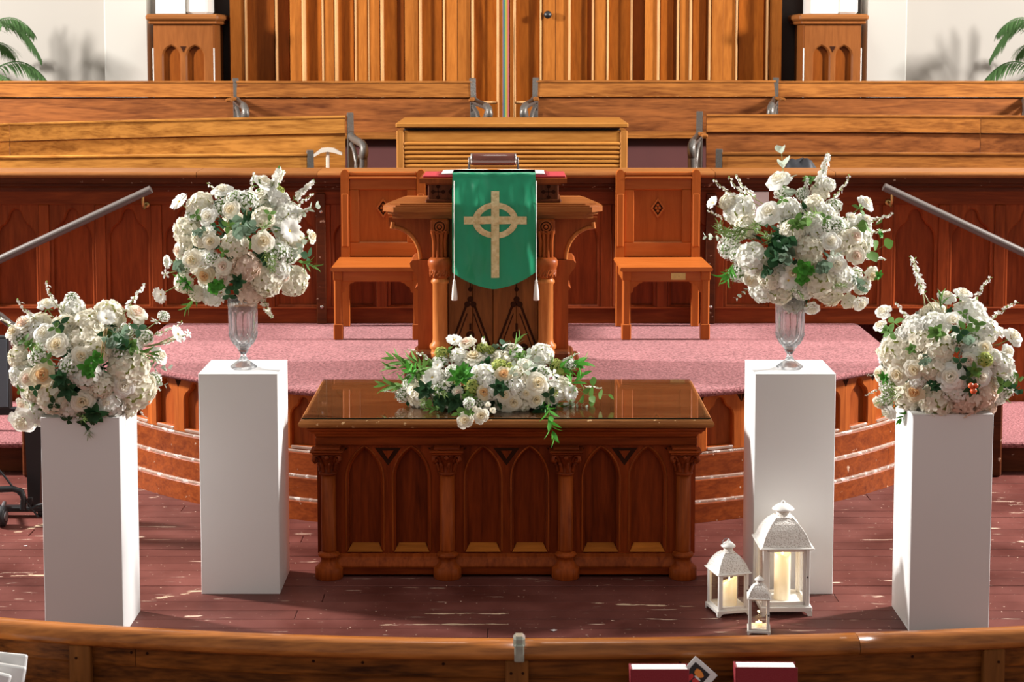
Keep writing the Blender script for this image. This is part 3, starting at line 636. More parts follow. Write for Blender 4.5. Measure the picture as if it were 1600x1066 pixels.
# ------------------------------------------------------------------ panelled choir screen
YW = 11.42
scn = thing('choir_screen', 'long red-brown panelled choir screen with trefoil arches behind the chairs', 'panelling', (0, YW, 0))
BW = 0.365; edge0 = 2.62 - BW/2 - 6*BW
xs = [2.62 + BW*(k-0.5) for k in range(-19, 6)]
xs = [x for x in xs if -4.5 < x < 4.4]
zP0, zP1 = 0.80, 1.475
for x in xs:
    cx = x + BW/2; big = abs(cx+0.1) < 4.3
    if cx > 4.3: continue
    low = abs(cx) > 2.3
    mb = MB(); wA = BW*0.68
    arch_plate(mb, cx-BW/2+0.036, cx+BW/2-0.036, zP0, zP1, cx, zP0+0.02, trefoil(wA, 0.42, 0.625), -0.012, 0.012, 0.010)
    mb.build('arched_panel', M['rail_z'], scn)
    B('panel', 'rail_z', scn, cx-BW/2+0.03, cx+BW/2-0.03, 0.014, 0.03, zP0-0.01, zP1+0.01)
    B('stile', 'rail_z', scn, cx+BW/2-0.034, cx+BW/2+0.034, -0.022, 0.03, zP0, zP1)
    if low:
        B('lower_panel', 'rail_z', scn, cx-BW/2+0.03, cx+BW/2-0.03, 0.005, 0.03, 0.0, 0.69)
        B('stile', 'rail_z', scn, cx+BW/2-0.034, cx+BW/2+0.034, -0.015, 0.03, 0.0, 0.69)
B('bottom_rail', 'rail_x', scn, -4.5, 4.5, -0.024, 0.03, 0.69, 0.80)
B('bottom_rail', 'rail_x', scn, -4.5, 4.5, -0.030, 0.02, 0.792, 0.806)
B('top_rail', 'rail_x', scn, -4.5, 4.5, -0.02, 0.03, 1.475, 1.565)
MB().sweep([(-4.5, 0), (4.5, 0)], [(0.0, 1.56), (0.02, 1.56), (0.03, 1.575), (0.03, 1.585), (0.055, 1.60), (0.055, 1.612), (0.085, 1.62), (0.09, 1.655), (0.0, 1.655)]).build('cornice', M['rail_dark'], scn)
cutl = [-4.5, px(309, 11.35), px(497, 11.35), px(1116, 11.35), px(1303, 11.35), 4.5]
for a, b in zip(cutl[:-1], cutl[1:]):
    MB().sweep([(a+0.0015, 0), (b-0.0015, 0)], [(-0.2, 1.656), (0.10, 1.656), (0.112, 1.664), (0.115, 1.676), (0.110, 1.688), (0.095, 1.694), (-0.2, 1.70)]).build('ledge', M['ledge'], scn)
# gate posts with round studs
for u in (502, 1110):
    x = px(u, YW)
    B('gate_post', 'rail_dark', scn, x-0.03, x+0.03, -0.05, 0.0, 0.70, 1.55)
    for v in (330, 478):
        p = at(u, v, YW); MB().lathe([(0.012, 0), (0.011, 0.004), (0.006, 0.008), (0, 0.009)], 12, (x+0.003, -0.05, p.z), axis='Y').build('stud', M['chrome'], scn)
# white notice fixed on the screen
p0, p1 = at(1172, 300, YW-0.03), at(1201, 338, YW-0.03)
tag(MB().box(p0.x, p1.x, YW-0.028, YW-0.0245, p1.z, p0.z, c=0.0005).build('notice', M['white_card'], None), 'white paper notice on the choir screen, behind the right vase flowers', 'notice')

# ------------------------------------------------------------------ curved carpeted platform
R0, YC, XE, ZP = 2.85, 9.02 + 2.85, 2.2, 0.70
pf = thing('platform', 'raised platform with dusty pink carpet and a curved panelled wooden front', 'platform', (0, 9.02, 0))
TH = math.asin(XE/R0)
def arcpts(r, n=60, th=TH): return [(r*math.sin(-th + 2*th*i/n), 2.85 - r*math.cos(-th + 2*th*i/n)) for i in range(n+1)]
def platpoly(r, n=60):
    a = arcpts(r, n); xe = a[-1][0]; return a + [(xe, YW-0.03-9.02), (-xe, YW-0.03-9.02)]
mb = MB(); P = platpoly(R0-0.045); n = len(P)
mb.add([(x, y, z) for z in (0.0, ZP-0.032) for x, y in P], [tuple(range(n))[::-1], tuple(range(n, 2*n))] + [(i, (i+1) % n, (i+1) % n+n, i+n) for i in range(n)])
mb.build('core', M['plat_in'], pf)
mb = MB(); prev = None
rings = [(R0+0.02, ZP-0.034), (R0+0.05, ZP-0.034), (R0+0.062, ZP-0.024), (R0+0.066, ZP-0.012), (R0+0.058, ZP-0.003), (R0+0.035, ZP+0.0)]
vs = []; m_ = None
for r, z in rings:
    Q = platpoly(r); m_ = len(Q); vs += [(x, y, z) for x, y in Q]
fs = [(k*m_+i, k*m_+(i+1) % m_, (k+1)*m_+(i+1) % m_, (k+1)*m_+i) for k in range(len(rings)-1) for i in range(m_)]
mb.add(vs, fs, True); mb.add(vs[-m_:], [tuple(range(m_))]); mb.add(vs[:m_], [tuple(range(m_))[::-1]])
mb.build('carpet', M['carpet'], pf)
NB = 20; dth = 2*TH/NB
for k in range(NB):
    th = -TH + dth*(k+0.5); wB = 2*R0*math.sin(dth/2)
    rot = Matrix.Rotation(th, 3, 'Z'); org = Vector((R0*math.sin(th)*math.cos(dth/2), 2.85 - R0*math.cos(th)*math.cos(dth/2), 0))
    mb = MB(); arch_plate(mb, -wB/2+0.0, wB/2, 0.365, ZP-0.036, 0, 0.384, trefoil(wB*0.62, 0.155, 0.262), -0.012, 0.02, 0.007)
    o = mb.build('arched_panel', M['plat_z'], pf, org, th)
    for sgn in (-1, 1):
        mb2 = MB(); mb2.prism([(sgn*wB/2 - sgn*0.001, 0.655), (sgn*(wB/2-0.026), 0.655), (sgn*wB/2-sgn*0.001, 0.615)], -0.0135, -0.0115)
        mb2.build('spandrel', M['incise'], pf, org, th)
    MB().box(-wB/2, wB/2, 0.021, 0.035, 0.36, ZP-0.04).build('panel', M['plat_in'], pf, org, th)
    MB().box(-wB*0.31, wB*0.31, -0.014, 0.019, 0.366, 0.382, c=0.003).build('sill', M['worn'], pf, org, th)
for nm, mt, ra, rb_, za, zb_ in (('riser_board', 'plat_x', 0.015, 0.03, 0.235, 0.352), ('nosing', 'worn', 0.0, 0.042, 0.222, 0.236), ('riser_board', 'plat_x', 0.02, 0.05, 0.115, 0.222),
                             ('nosing', 'worn', 0.0, 0.066, 0.103, 0.116), ('riser_board', 'plat_x', 0.03, 0.075, 0.0, 0.103), ('nosing', 'worn', 0.0, 0.02, 0.352, 0.3625)):
    for seg in range(4):
        pts = arcpts(R0, 60)[seg*15:seg*15+16]
        MB().sweep(pts, [(ra-0.03, za), (rb_, za), (rb_, zb_-0.004), (rb_-0.004, zb_), (ra-0.03, zb_)]).build(nm, M[mt], pf)
# side stairs
for sg, lb in ((-1, 'left side stairs with pink carpeted treads beside the platform'), (1, 'right side stairs with pink carpeted treads beside the platform')):
    s_ = thing('side_stairs', lb, 'stairs', (sg*2.7, 10.2, 0))
    for k, (xa, xb, z) in enumerate(((2.84, 4.3, 0.19), (2.56, 2.84, 0.36), (2.29, 2.56, 0.53))):
        a, b = sorted((sg*xa - sg*2.7, sg*xb - sg*2.7))
        B('step', 'rail_dark', s_, a, b, 0.03, 1.17, 0, z-0.036)
        MB().box(a-0.01, b+0.01, -0.03, 1.17, z-0.035, z, c=0.014).build('tread', M['carpet'], s_)
for sg in (-1, 1):
    o_ = [o for o in C.objects if o.name.startswith('side_stairs')][0 if sg < 0 else 1]
    a, b = sorted((sg*2.25 - sg*2.7, sg*2.83 - sg*2.7)); B('stringer', 'rail_dark', o_, a, b, -0.05, -0.032, 0, 0.60)
    a, b = sorted((sg*2.78 - sg*2.7, sg*2.85 - sg*2.7)); MB().box(a, b, -0.10, -0.035, 0, 0.64, c=0.012).build('newel', M['rail_dark'], o_)
def handrail(p, q, label, hook, br=True, r=0.026):
    p, q = Vector(p), Vector(q)
    t = thing('handrail', label, 'handrail', q)
    MB().tube([p-q, (p-q)*0.5, (0, 0, 0)], r, 14).build('rail', M['steel_rail'], t)
    if br:
        d = (p-q).normalized(); c = d*0.06
        mb = MB(); mb.tube([c+Vector((0, 0, -0.02)), c+Vector((0.0, 0.0, -0.06)), c+Vector((0, 0.02, -0.10)), c+Vector((0, YW-q.y-0.04, -0.085))], 0.009, 8)
        mb.lathe([(0.022, 0), (0.020, 0.008), (0.008, 0.012)], 12, (c.x, YW-q.y-0.02, c.z-0.085), axis='Y'); mb.build('bracket', M['brass'], t)
handrail(at(-180, 489, 11.28), at(236, 296, 11.28), 'grey tubular handrail sloping down to the left along the screen', 0)
handrail(at(1780, 480, 11.28), at(1381, 292, 11.28), 'grey tubular handrail sloping down to the right along the screen', 0)
t = thing('handrail', 'short curved end of a lower grey handrail at the left edge', 'handrail', at(30, 513, 10.5))
q = at(30, 513, 10.5)
MB().tube([at(-200, 420, 10.5)-q, at(-40, 478, 10.5)-q, at(0, 494, 10.5)-q, at(16, 507, 10.5)-q, (0, 0, 0)], 0.024, 12).build('rail', M['steel_rail'], t)
MB().tube([at(-60, 470, 10.5)-q, Vector((at(-60, 470, 10.5).x-q.x, 0, 0.19-q.z))], 0.02, 10).build('post', M['steel_rail'], t)

# ------------------------------------------------------------------ chairs
def chair(cx, label, cat, plaque=False, yaw=0):
    t = thing('platform_chair', label, cat, (cx, 10.74, 0.70), yaw)
    W, D = 0.535, 0.56; h = W/2
    for sx in (-1, 1):
        x0, x1 = (sx*h, sx*(h-0.05)); x0, x1 = min(x0, x1), max(x0, x1)
        mb = MB(); mb.box(x0, x1, 0.0, 0.05, 0.09, 0.425, c=0.009); mb.box(x0-0.004, x1+0.004, -0.004, 0.054, 0.0, 0.10, c=0.006); mb.box(x0-0.003, x1+0.003, -0.003, 0.053, 0.37, 0.425, c=0.003)
        mb.build('front_leg', M['chair'], t)
        mb = MB(); mb.box(x0, x1, D-0.05, D, 0.0, 0.50, c=0.005)
        pts = [(x0-0.002, 0.43), (x1+0.002, 0.43), (x1+0.002, 0.98)] + [((x0+x1)/2 + 0.027*math.cos(a), 0.98+0.035*math.sin(a)) for a in [PI*i/8 for i in range(1, 8)]] + [(x0-0.002, 0.98)]
        mb.prism(pts, D-0.062, D-0.004)
        mb.box(x0+0.004, x1-0.004, D-0.066, D-0.05, 0.52, 0.86, c=0.004)
        mb.build('back_post', M['chair'], t)
        # curved brackets under the apron
        ax = sx*(h-0.05)
        mb = MB(); mb.prism([(ax, 0.365), (ax-sx*0.075, 0.365), (ax-sx*0.07, 0.352), (ax-sx*0.05, 0.348), (ax-sx*0.042, 0.335), (ax-sx*0.02, 0.325), (ax-sx*0.012, 0.295), (ax, 0.29)], 0.012, 0.034); mb.build('bracket', M['chair'], t)
        B('side_apron', 'chair_x', t, x0+0.012, x1-0.012, 0.05, D-0.05, 0.345, 0.425)
    B('front_apron', 'chair_x', t, -h+0.05, h-0.05, 0.008, 0.03, 0.36, 0.425)
    B('rear_apron', 'chair_x', t, -h+0.05, h-0.05, D-0.04, D-0.015, 0.36, 0.425)
    mb = MB(); mb.prism([(-h-0.012, 0.426), (h+0.012, 0.426), (h+0.018, 0.44), (h+0.012, 0.452), (-h-0.012, 0.452), (-h-0.018, 0.44)], -0.02, D-0.064); mb.build('seat', M['chair_x'], t)
    # framed back with recessed panel
    yb = D-0.045; x_ = h-0.052
    B('back_rail', 'chair_x', t, -x_, x_, yb, yb+0.03, 0.452, 0.545)
    B('back_rail', 'chair_x', t, -x_, x_, yb, yb+0.03, 0.885, 0.975)
    mb = MB(); mb.box(-x_, x_, yb-0.012, yb+0.03, 0.975, 1.0, c=0.006); mb.box(-x_, x_, yb-0.02, yb+0.03, 0.955, 0.97, c=0.005); mb.build('top_moulding', M['chair_x'], t)
    for sx in (-1, 1): B('back_stile', 'chair', t, min(sx*x_, sx*(x_-0.062)), max(sx*x_, sx*(x_-0.062)), yb, yb+0.03, 0.545, 0.885)
    bp_ = B('back_panel', 'chair_in', t, -x_+0.05, x_-0.05, yb+0.018, yb+0.028, 0.54, 0.89)
    for (a, b, c, d) in ((-x_+0.06, x_-0.06, 0.540, 0.55), (-x_+0.06, x_-0.06, 0.881, 0.89)): B('panel_bead', 'chair_x', t, a, b, yb+0.006, yb+0.02, c, d, c=0.004)
    # pierced lozenge with a raised rim and a small quatrefoil inside
    mb = MB(); zc = 0.766; a_, b_ = 0.046, 0.064
    dia = [(0, -1), (1, 0), (0, 1), (-1, 0)]
    mb.cur = 0
    for i in range(4):
        p, q_ = dia[i], dia[(i+1) % 4]
        A = (p[0]*a_, zc+p[1]*b_); Bq = (q_[0]*a_, zc+q_[1]*b_); A2 = (p[0]*a_*.74, zc+p[1]*b_*.74); B2 = (q_[0]*a_*.74, zc+q_[1]*b_*.74)
        mb.prism([A, Bq, B2, A2], yb+0.008, yb+0.019)
    mb.build('lozenge', M['chair_x'], bp_)
    mb = MB(); mb.prism([(p[0]*a_*.74, zc+p[1]*b_*.74) for p in dia], yb+0.0165, yb+0.0185); mb.build('lozenge_recess', M['incise'], bp_)
    mb = MB()
    for dx, dz in ((0.011, 0), (-0.011, 0), (0, 0.02), (0, -0.02)): mb.lathe([(0.011, 0), (0.009, 0.004), (0, 0.006)], 10, (dx, yb+0.018, zc+dz), axis='Y')
    mb.build('quatrefoil', M['chair_x'], bp_)
    if plaque:
        B('brass_plaque', 'brass', t, 0.03, 0.12, 0.004, 0.009, 0.372, 0.415, c=0.001)
        mb = MB(); mb.lathe([(0.003, 0), (0.002, 0.002), (0, 0.0025)], 8, (0.078, 0.004, 0.394), axis='Y'); mb.build('screw', M['dark_metal'], t)
    return t
chair(-0.825, 'orange-brown wooden chair left of the lectern, lozenge in its back', 'chair')
chair(0.945, 'orange-brown wooden chair right of the lectern with a small brass plaque', 'chair', True, 0.02)

# ------------------------------------------------------------------ lectern
LX, LY = -0.105, 9.55
le = thing('lectern', 'carved wooden lectern with turned columns, wide ledge and arched brackets', 'lectern', (LX, LY, ZP))
hx = 0.60
def flatpoly(mb, pts, z0, z1):
    n = len(pts); vs = [(x, y, z) for z in (z0, z1) for x, y in pts]
    mb.add(vs, [tuple(range(n))[::-1], tuple(range(n, 2*n))] + [(i, (i+1) % n, (i+1) % n+n, i+n) for i in range(n)])
def ledgepoly(e): return [(-hx+0.06-e, -e), (hx-0.06+e, -e), (hx+e, 0.07-e*0), (hx+e, 0.14), (hx-0.07+e, 0.58+e), (-hx+0.07-e, 0.58+e), (-hx-e, 0.14), (-hx-e, 0.07)]
mb = MB()
for e, za, zb_ in ((-0.05, 0.862, 0.885), (-0.025, 0.885, 0.902), (0.0, 0.902, 0.93), (-0.012, 0.93, 0.938), (-0.035, 0.938, 0.946)): flatpoly(mb, ledgepoly(e), za, zb_)
mb.build('ledge', M['lect_x'], le)
# book box with flared cornice and pierced crosses
mb = MB(); mb.box(-0.355, 0.36, 0.10, 0.45, 0.946, 1.05, c=0.004); mb.box(-0.37, 0.375, 0.088, 0.46, 0.946, 0.965, c=0.006)
mb.build('book_box', M['lect_dark'], le)
mb = MB(); flatpoly(mb, [(-0.37, 0.09), (0.375, 0.09), (0.375, 0.46), (-0.37, 0.46)], 1.045, 1.055); flatpoly(mb, [(-0.40, 0.06), (0.405, 0.06), (0.405, 0.48), (-0.40, 0.48)], 1.055, 1.082); mb.build('box_cornice', M['lect_z'], le)
for cx in (-0.30, 0.305, -0.2, 0.205):
    mb = MB()
    if abs(cx) > 0.25:
        for dx, dz in ((0.028, 0), (-0.028, 0), (0, 0.03), (0, -0.03)): mb.lathe([(0.011, 0), (0.011, 0.003)], 10, (cx+dx, 0.099, 1.005+dz), axis='Y')
        mb.box(cx-0.025, cx+0.025, 0.0965, 0.1, 1.003, 1.007, c=0); mb.box(cx-0.002, cx+0.002, 0.0965, 0.1, 0.98, 1.03, c=0)
    else: mb.prism([(cx-0.045, 1.005), (cx-0.02, 0.975), (cx+0.03, 0.975), (cx+0.03, 1.035), (cx-0.02, 1.035)], 0.097, 0.1)
    mb.build('pierced_cross', M['incise'], le)
# body
B('body', 'lect_panel', le, -0.34, 0.34, 0.12, 0.52, 0.02, 0.865)
for xc in (-0.17, -0.02, 0.02, 0.17):
    pass
for a, b in ((-0.245, -0.115), (-0.112, -0.002), (0.002, 0.128), (0.131, 0.245)): B('front_board', 'lect_panel', le, a, b, 0.105, 0.12, 0.03, 0.86, c=0.002)
for cx in (-0.125, 0.13):          # incised gables with trefoils
    mb = MB(); zb_ = 0.04; top_ = 0.40
    for s_ in (-1, 1): mb.tube([(cx+s_*0.13, 0.103, zb_+0.05), (cx+s_*0.025, 0.103, top_-0.03)], 0.006, 6); mb.tube([(cx+s_*0.105, 0.103, zb_+0.05), (cx+s_*0.018, 0.103, top_-0.07)], 0.003, 6)
    for dx, dz in ((0, 0.02), (-0.017, -0.008), (0.017, -0.008)): mb.lathe([(0.017, 0), (0.015, 0.003)], 12, (cx+dx, 0.105, top_+dz-0.01), axis='Y')
    for dx, dz in ((0, 0.17), (-0.04, 0.10), (0.04, 0.10)): mb.lathe([(0.024, 0), (0.022, 0.003)], 14, (cx+dx, 0.105, zb_+dz), axis='Y')
    mb.tube([(cx, 0.103, zb_+0.2), (cx, 0.103, zb_+0.235)], 0.006, 6); mb.tube([(cx, 0.103, top_+0.075), (cx, 0.103, 0.86)], 0.0025, 6)
    mb.lathe([(0.012, 0), (0.012, 0.002), (0.006, 0.002)], 12, (cx, 0.105, top_+0.065), axis='Y')
    mb.build('carved_gable', M['incise'], le)
for sx in (-1, 1):
    cx = sx*0.29
    mb = MB(); mb.lathe([(0.055, 0.10), (0.055, 0.125), (0.045, 0.135), (0.058, 0.15), (0.058, 0.165), (0.044, 0.18), (0.041, 0.20), (0.041, 0.50), (0.049, 0.51), (0.049, 0.522), (0.041, 0.53), (0.043, 0.55)], 22, (cx, 0.055, 0)); col_ = mb.build('column', M['lect_col'], le)
    mb = MB(); mb.lathe([(0.043, 0.535), (0.048, 0.55), (0.058, 0.585), (0.062, 0.60), (0.066, 0.61), (0.066, 0.63), (0.056, 0.645), (0.045, 0.65)], 22, (cx, 0.055, 0)); mb.build('capital', M['lect_z'], col_)
    mb = MB()
    for k in range(10):
        a = 2*PI*k/10; mb.tube([(cx+0.05*math.cos(a+d), 0.055+0.05*math.sin(a+d), z) for d, z in ((-0.3, 0.545), (-0.1, 0.58), (0.25, 0.592), (0.3, 0.57), (0.0, 0.556))], 0.009, 6)
    mb.build('carved_leaves', M['lect_z'], col_)
    mb = MB()
    for k in range(4): mb.tube([(cx-0.03+k*0.02, 0.045-0.01*(1-abs(k-1.5)), 0.65), (cx-0.03+k*0.02, 0.035, 0.74), (cx-0.038+k*0.025, 0.02, 0.80)], 0.0105, 8)
    mb.box(cx-0.035, cx+0.035, 0.045, 0.115, 0.645, 0.80); mb.build('fluted_console', M['lect_z'], le)
    mb = MB(); mb.box(cx-0.05, cx+0.05, 0.02, 0.11, 0.775, 0.862, c=0.008)
    mb.lathe([(0.038, 0), (0.038, 0.008), (0.03, 0.004), (0.024, 0.004), (0.022, 0.01), (0.016, 0.006), (0.01, 0.006), (0.008, 0.012), (0, 0.013)], 20, (cx, 0.02, 0.82), axis='Y'); rs_ = mb.build('rosette_block', M['lect_z'], le)
    mb = MB()
    for r0 in (0.028, 0.013): mb.tube([(cx+r0*math.cos(a), 0.0145, 0.82+r0*math.sin(a)) for a in [2*PI*i/20 for i in range(21)]], 0.0028, 5)
    mb.build('rosette_groove', M['incise'], rs_)
    # side buttress with scrolled head
    o_ = lambda x, z: (sx*x, z)
    mb = MB(); mb.prism([o_(0.335, 0.02), o_(0.415, 0.02), o_(0.415, 0.46), o_(0.43, 0.47), o_(0.415, 0.485), o_(0.42, 0.54), o_(0.44, 0.57), o_(0.455, 0.59), o_(0.458, 0.61), o_(0.445, 0.625), o_(0.42, 0.628), o_(0.335, 0.628)], 0.11, 0.45); mb.build('buttress', M['lect_z'], le)
    # arched wing bracket up to the ledge
    arc = [(0.40+0.155*(1-math.cos(a)), 0.63+0.155*math.sin(a)*1.15) for a in [PI/2*i/8 for i in range(9)]]
    pts = [o_(0.335, 0.63)] + [o_(*p) for p in arc] + [o_(0.56, 0.80), o_(0.575, 0.815), o_(0.575, 0.862), o_(0.335, 0.862)]
    mb = MB(); mb.prism(pts, 0.13, 0.17); mb.build('wing_bracket', M['lect_z'], le)
    mb = MB(); mb.tube([(sx*p[0], 0.13, p[1]) for p in arc], 0.012, 8); mb.tube([(sx*0.55, 0.125, 0.835), (sx*0.555, 0.125, 0.80)], 0.012, 8); mb.build('arch_moulding', M['lect_col'], le)
mb = MB(); mb.box(-0.425, 0.425, 0.03, 0.53, 0.06, 0.13, c=0.012); mb.box(-0.455, 0.455, -0.0, 0.56, 0.035, 0.075, c=0.012); mb.box(-0.485, 0.485, -0.03, 0.58, 0.0, 0.04, c=0.008); mb.build('plinth', M['lect_dark'], le)
# cushion, book
cu = thing('lectern_cushion', 'thin crimson cushion lying along the lectern book box', 'cushion', (LX, LY+0.25, ZP+1.082))
MB().box(-0.385, 0.40, -0.15, 0.19, 0, 0.012, c=0.005).build('pad', M['red'], cu)
bk = thing('open_bible', 'open book with white pages on the crimson lectern cushion', 'book', (LX-0.0, LY+0.28, ZP+1.0945))
B('cover', 'book_red', bk, -0.30, 0.30, -0.15, 0.15, 0, 0.004)
for sx in (-1, 1):
    mb = MB(); pr = [(0.0, 0.0045), (sx*0.285, 0.0045), (sx*0.283, 0.008), (sx*0.15, 0.013), (sx*0.04, 0.012), (0.0, 0.007)]
    mb.prism(pr, -0.14, 0.14); mb.build('pages', M['paper'], bk)
# lectern lamp
ll = thing('lectern_lamp', 'lectern reading lamp with a horizontal brown tubular shade', 'lamp', (LX, LY+0.46, ZP+1.082))
zc = at(772, 249, LY+0.46).z - (ZP+1.082)
for s_ in (-1, 1):
    MB().tube([(s_*0.140, 0, 0), (s_*0.138, 0, zc-0.03), (s_*0.135, 0, zc+0.01), (s_*0.127, 0, zc+0.01)], 0.007, 8).build('post', M['dark_metal'], ll)
    MB().lathe([(0.030, -0.006), (0.036, 0.0), (0.030, 0.006)], 18, (s_*0.124, 0, zc), axis='X').build('end_cap', M['chrome'], ll)
MB().lathe([(0.033, -0.12), (0.035, -0.115), (0.035, 0.115), (0.033, 0.12)], 24, (0, 0, zc), axis='X').build('shade', M['leather'], ll)
MB().tube([(-0.1, 0.0, zc-0.045), (-0.098, 0.0, zc-0.12)], 0.0015, 5).build('pull_cord', M['dark_metal'], ll)
MB().box(-0.15, 0.15, -0.02, 0.02, -0.004, 0.008).build('base', M['dark_metal'], ll)

# ------------------------------------------------------------------ green antependium
an = thing('antependium', 'green satin lectern cloth with a gold ringed cross and white tassels', 'cloth', (-0.098, LY-0.012, ZP))
hwc = 0.226
def drape(x, s):
    """s: 0 at the top of the book box, then down the front; returns local point"""
    T = 1.112                        # height above platform where it starts
    ph = x/hwc
    edge = 0.0
    # over the top (0..0.12), over the edge, down over the ledge
    if s < 0.10: y, z = 0.26 - s*2.05, T + 0.004
    elif s < 0.125: q = (s-0.10)/0.025; y, z = 0.055 - 0.012*math.sin(q*PI/2), T + 0.004 - 0.02*(1-math.cos(q*PI/2))
    else:
        d = s - 0.125; y, z = 0.043 - min(d/0.15, 1)*0.056, T - 0.016 - d
    d = max(0, s-0.13)
    y += (0.010*math.sin(ph*4.2+0.7+s*1.5) + 0.006*math.sin(ph*9.5+s*7) + 0.004*math.sin(ph*15-s*11))*min(1, d*6)*(1 - 0.3*min(1, d))
    return (x, y, z)
def hem(x):
    a = abs(x)/hwc; return 0.125 + (0.632 - 0.092*a**1.7)
# bottom at z: sides 1.276, point 1.172
mb = MB()
for bk_ in (0, 1):
    vs, fs = sheet(40, 60, lambda i, j: (lambda x: (lambda p: (p[0], p[1]+bk_*0.002, p[2]))(drape(x, j*(hem(x)-0.02))))((i-0.5)*2*hwc))
    mb.add(vs, [f[::-1] for f in fs] if not bk_ else fs, True)
gc_ = mb.build('green_cloth', M['green_satin'], an)
def zz2s(v): return 0.125 + (ZP+1.105-0.016 - at(774, v, LY-0.02).z)
def onc(u, v, e=0.004):
    x = px(u, LY-0.02) + 0.098; p = drape(x, zz2s(v)); return (p[0], p[1]-e, p[2])
def strip_patch(name, quad, nu, nv, e=0.004):
    (u0, v0, u1, v1) = quad; mb = MB()
    vs, fs = sheet(nu, nv, lambda i, j: onc(u0+(u1-u0)*i, v0+(v1-v0)*j, e)); mb.add(vs, [f[::-1] for f in fs], True)
    return mb.build(name, M['gold'], gc_)
strip_patch('cross_upright', (767.5, 301, 780, 436), 4, 44, 0.0065)
strip_patch('cross_bar', (725, 340, 823, 352), 36, 4, 0.0055)
mb = MB(); vs, fs = sheet(72, 3, lambda i, j: onc(774+(35.5-10*j)*math.cos(2*PI*i), 346.5+(28-9*j)*math.sin(2*PI*i), 0.004)); mb.add(vs, fs, True); mb.build('cross_ring', M['gold'], gc_)
for u in (709.5, 838):
    x = px(u, LY-0.04) + 0.098
    zt_, zb_ = at(u, 300, LY-0.04).z-ZP, at(u, 437, LY-0.04).z-ZP
    mb = MB(); mb.tube([(x, -0.022, zt_+0.06), (x, -0.024, zb_)], 0.0022, 6); mb.build('cord', M['rope'], an)
    mb = MB(); mb.lathe([(0.003, 0), (0.008, -0.008), (0.007, -0.016), (0.010, -0.03), (0.014, -0.08), (0.0155, -0.112), (0.013, -0.114)], 14, (x, -0.024, zb_), rfun=lambda a, z: 1+0.10*math.cos(7*a)*(z < -0.03)); mb.build('tassel', M['rope'], an)

# ------------------------------------------------------------------ communion table
TX, TY = -0.027, 8.10
tb = thing('communion_table', 'long carved wooden communion table with pointed arches and four columns', 'table', (TX, TY, 0))
hb = 0.897; BY = 0.07        # body front, behind the top's edge
def rectring(mb, prof, hx, y0, y1):
    """closed profile (outset, z) run round a rectangle; mitred corners"""
    m = len(prof); vs = []
    for sx, yy, sy in ((-1, y0, -1), (1, y0, -1), (1, y1, 1), (-1, y1, 1)):
        for d, z in prof: vs.append((sx*(hx+d), yy + sy*d, z))
    fs = [(c*m+k, ((c+1) % 4)*m+k, ((c+1) % 4)*m+k+1, c*m+k+1) for c in range(4) for k in range(m-1)]
    mb.add(vs, fs); mb.add([vs[c*m+m-1] for c in range(4)], [(0, 1, 2, 3)]); mb.add([vs[c*m] for c in range(4)], [(3, 2, 1, 0)])
mb = MB(); rectring(mb, [(-0.0, 0.722), (0.045, 0.728), (0.055, 0.737), (0.058, 0.748), (0.050, 0.760), (0.035, 0.766)], 0.912, 0.058, 1.01-0.058+0.0); mb.build('top_edge', M['table_edge'], tb)
mb = MB(); rectring(mb, [(-0.02, 0.672), (0.0, 0.676), (0.004, 0.690), (0.018, 0.694), (0.020, 0.702), (0.034, 0.712), (0.036, 0.7225), (-0.01, 0.7225)], 0.897, 0.062, 0.95); mb.build('cornice', M['table_x'], tb)
mb = MB(); mb.box(-0.945, 0.945, 0.025, 0.985, 0.7662, 0.7682, c=0.001); mb.build('top_board', M['table_top'], tb)
gm, gn, gl_, gb = newmat('table glass sheet')
trn = gn.new('ShaderNodeBsdfTransparent'); trn.inputs[0].default_value = (0.95, 0.96, 0.94, 1); gsn = gn.new('ShaderNodeBsdfGlossy'); gsn.inputs['Roughness'].default_value = 0.015
frn = gn.new('ShaderNodeFresnel'); frn.inputs[0].default_value = 1.5; gg = gn.new('ShaderNodeNewGeometry'); im = gn.new('ShaderNodeMix'); im.inputs[2].default_value = 1.5; im.inputs[3].default_value = 1/1.5; gl_.new(gg.outputs['Backfacing'], im.inputs[0]); gl_.new(im.outputs[0], frn.inputs[0]); mxn = gn.new('ShaderNodeMixShader')
gl_.new(frn.outputs[0], mxn.inputs[0]); gl_.new(trn.outputs[0], mxn.inputs[1]); gl_.new(gsn.outputs[0], mxn.inputs[2]); gl_.new(mxn.outputs[0], gn['Material Output'].inputs[0])
g_ = thing('glass_sheet', 'clear glass sheet covering the communion table top', 'glass', (TX, TY, 0.7686))
M['glass_edge'] = plain('dark green glass edge', (0.01, 0.02, 0.015), 0.15)
MB().box(-0.952, 0.952, 0.018, 0.992, 0.0, 0.0055, c=0.0006).build('pane', gm, g_)
MB().box(-0.953, 0.953, 0.0165, 0.0178, 0.0, 0.0055, c=0.0003).build('polished_edge', M['glass_edge'], g_)
B('frieze', 'table_x', tb, -hb, hb, BY-0.005, 0.94, 0.632, 0.673)
B('core', 'table_z', tb, -hb+0.02, hb-0.02, BY+0.06, 0.93, 0.022, 0.64)
cols = (-0.837, -0.278, 0.280, 0.834)
zs0, za_ = 0.122, 0.632
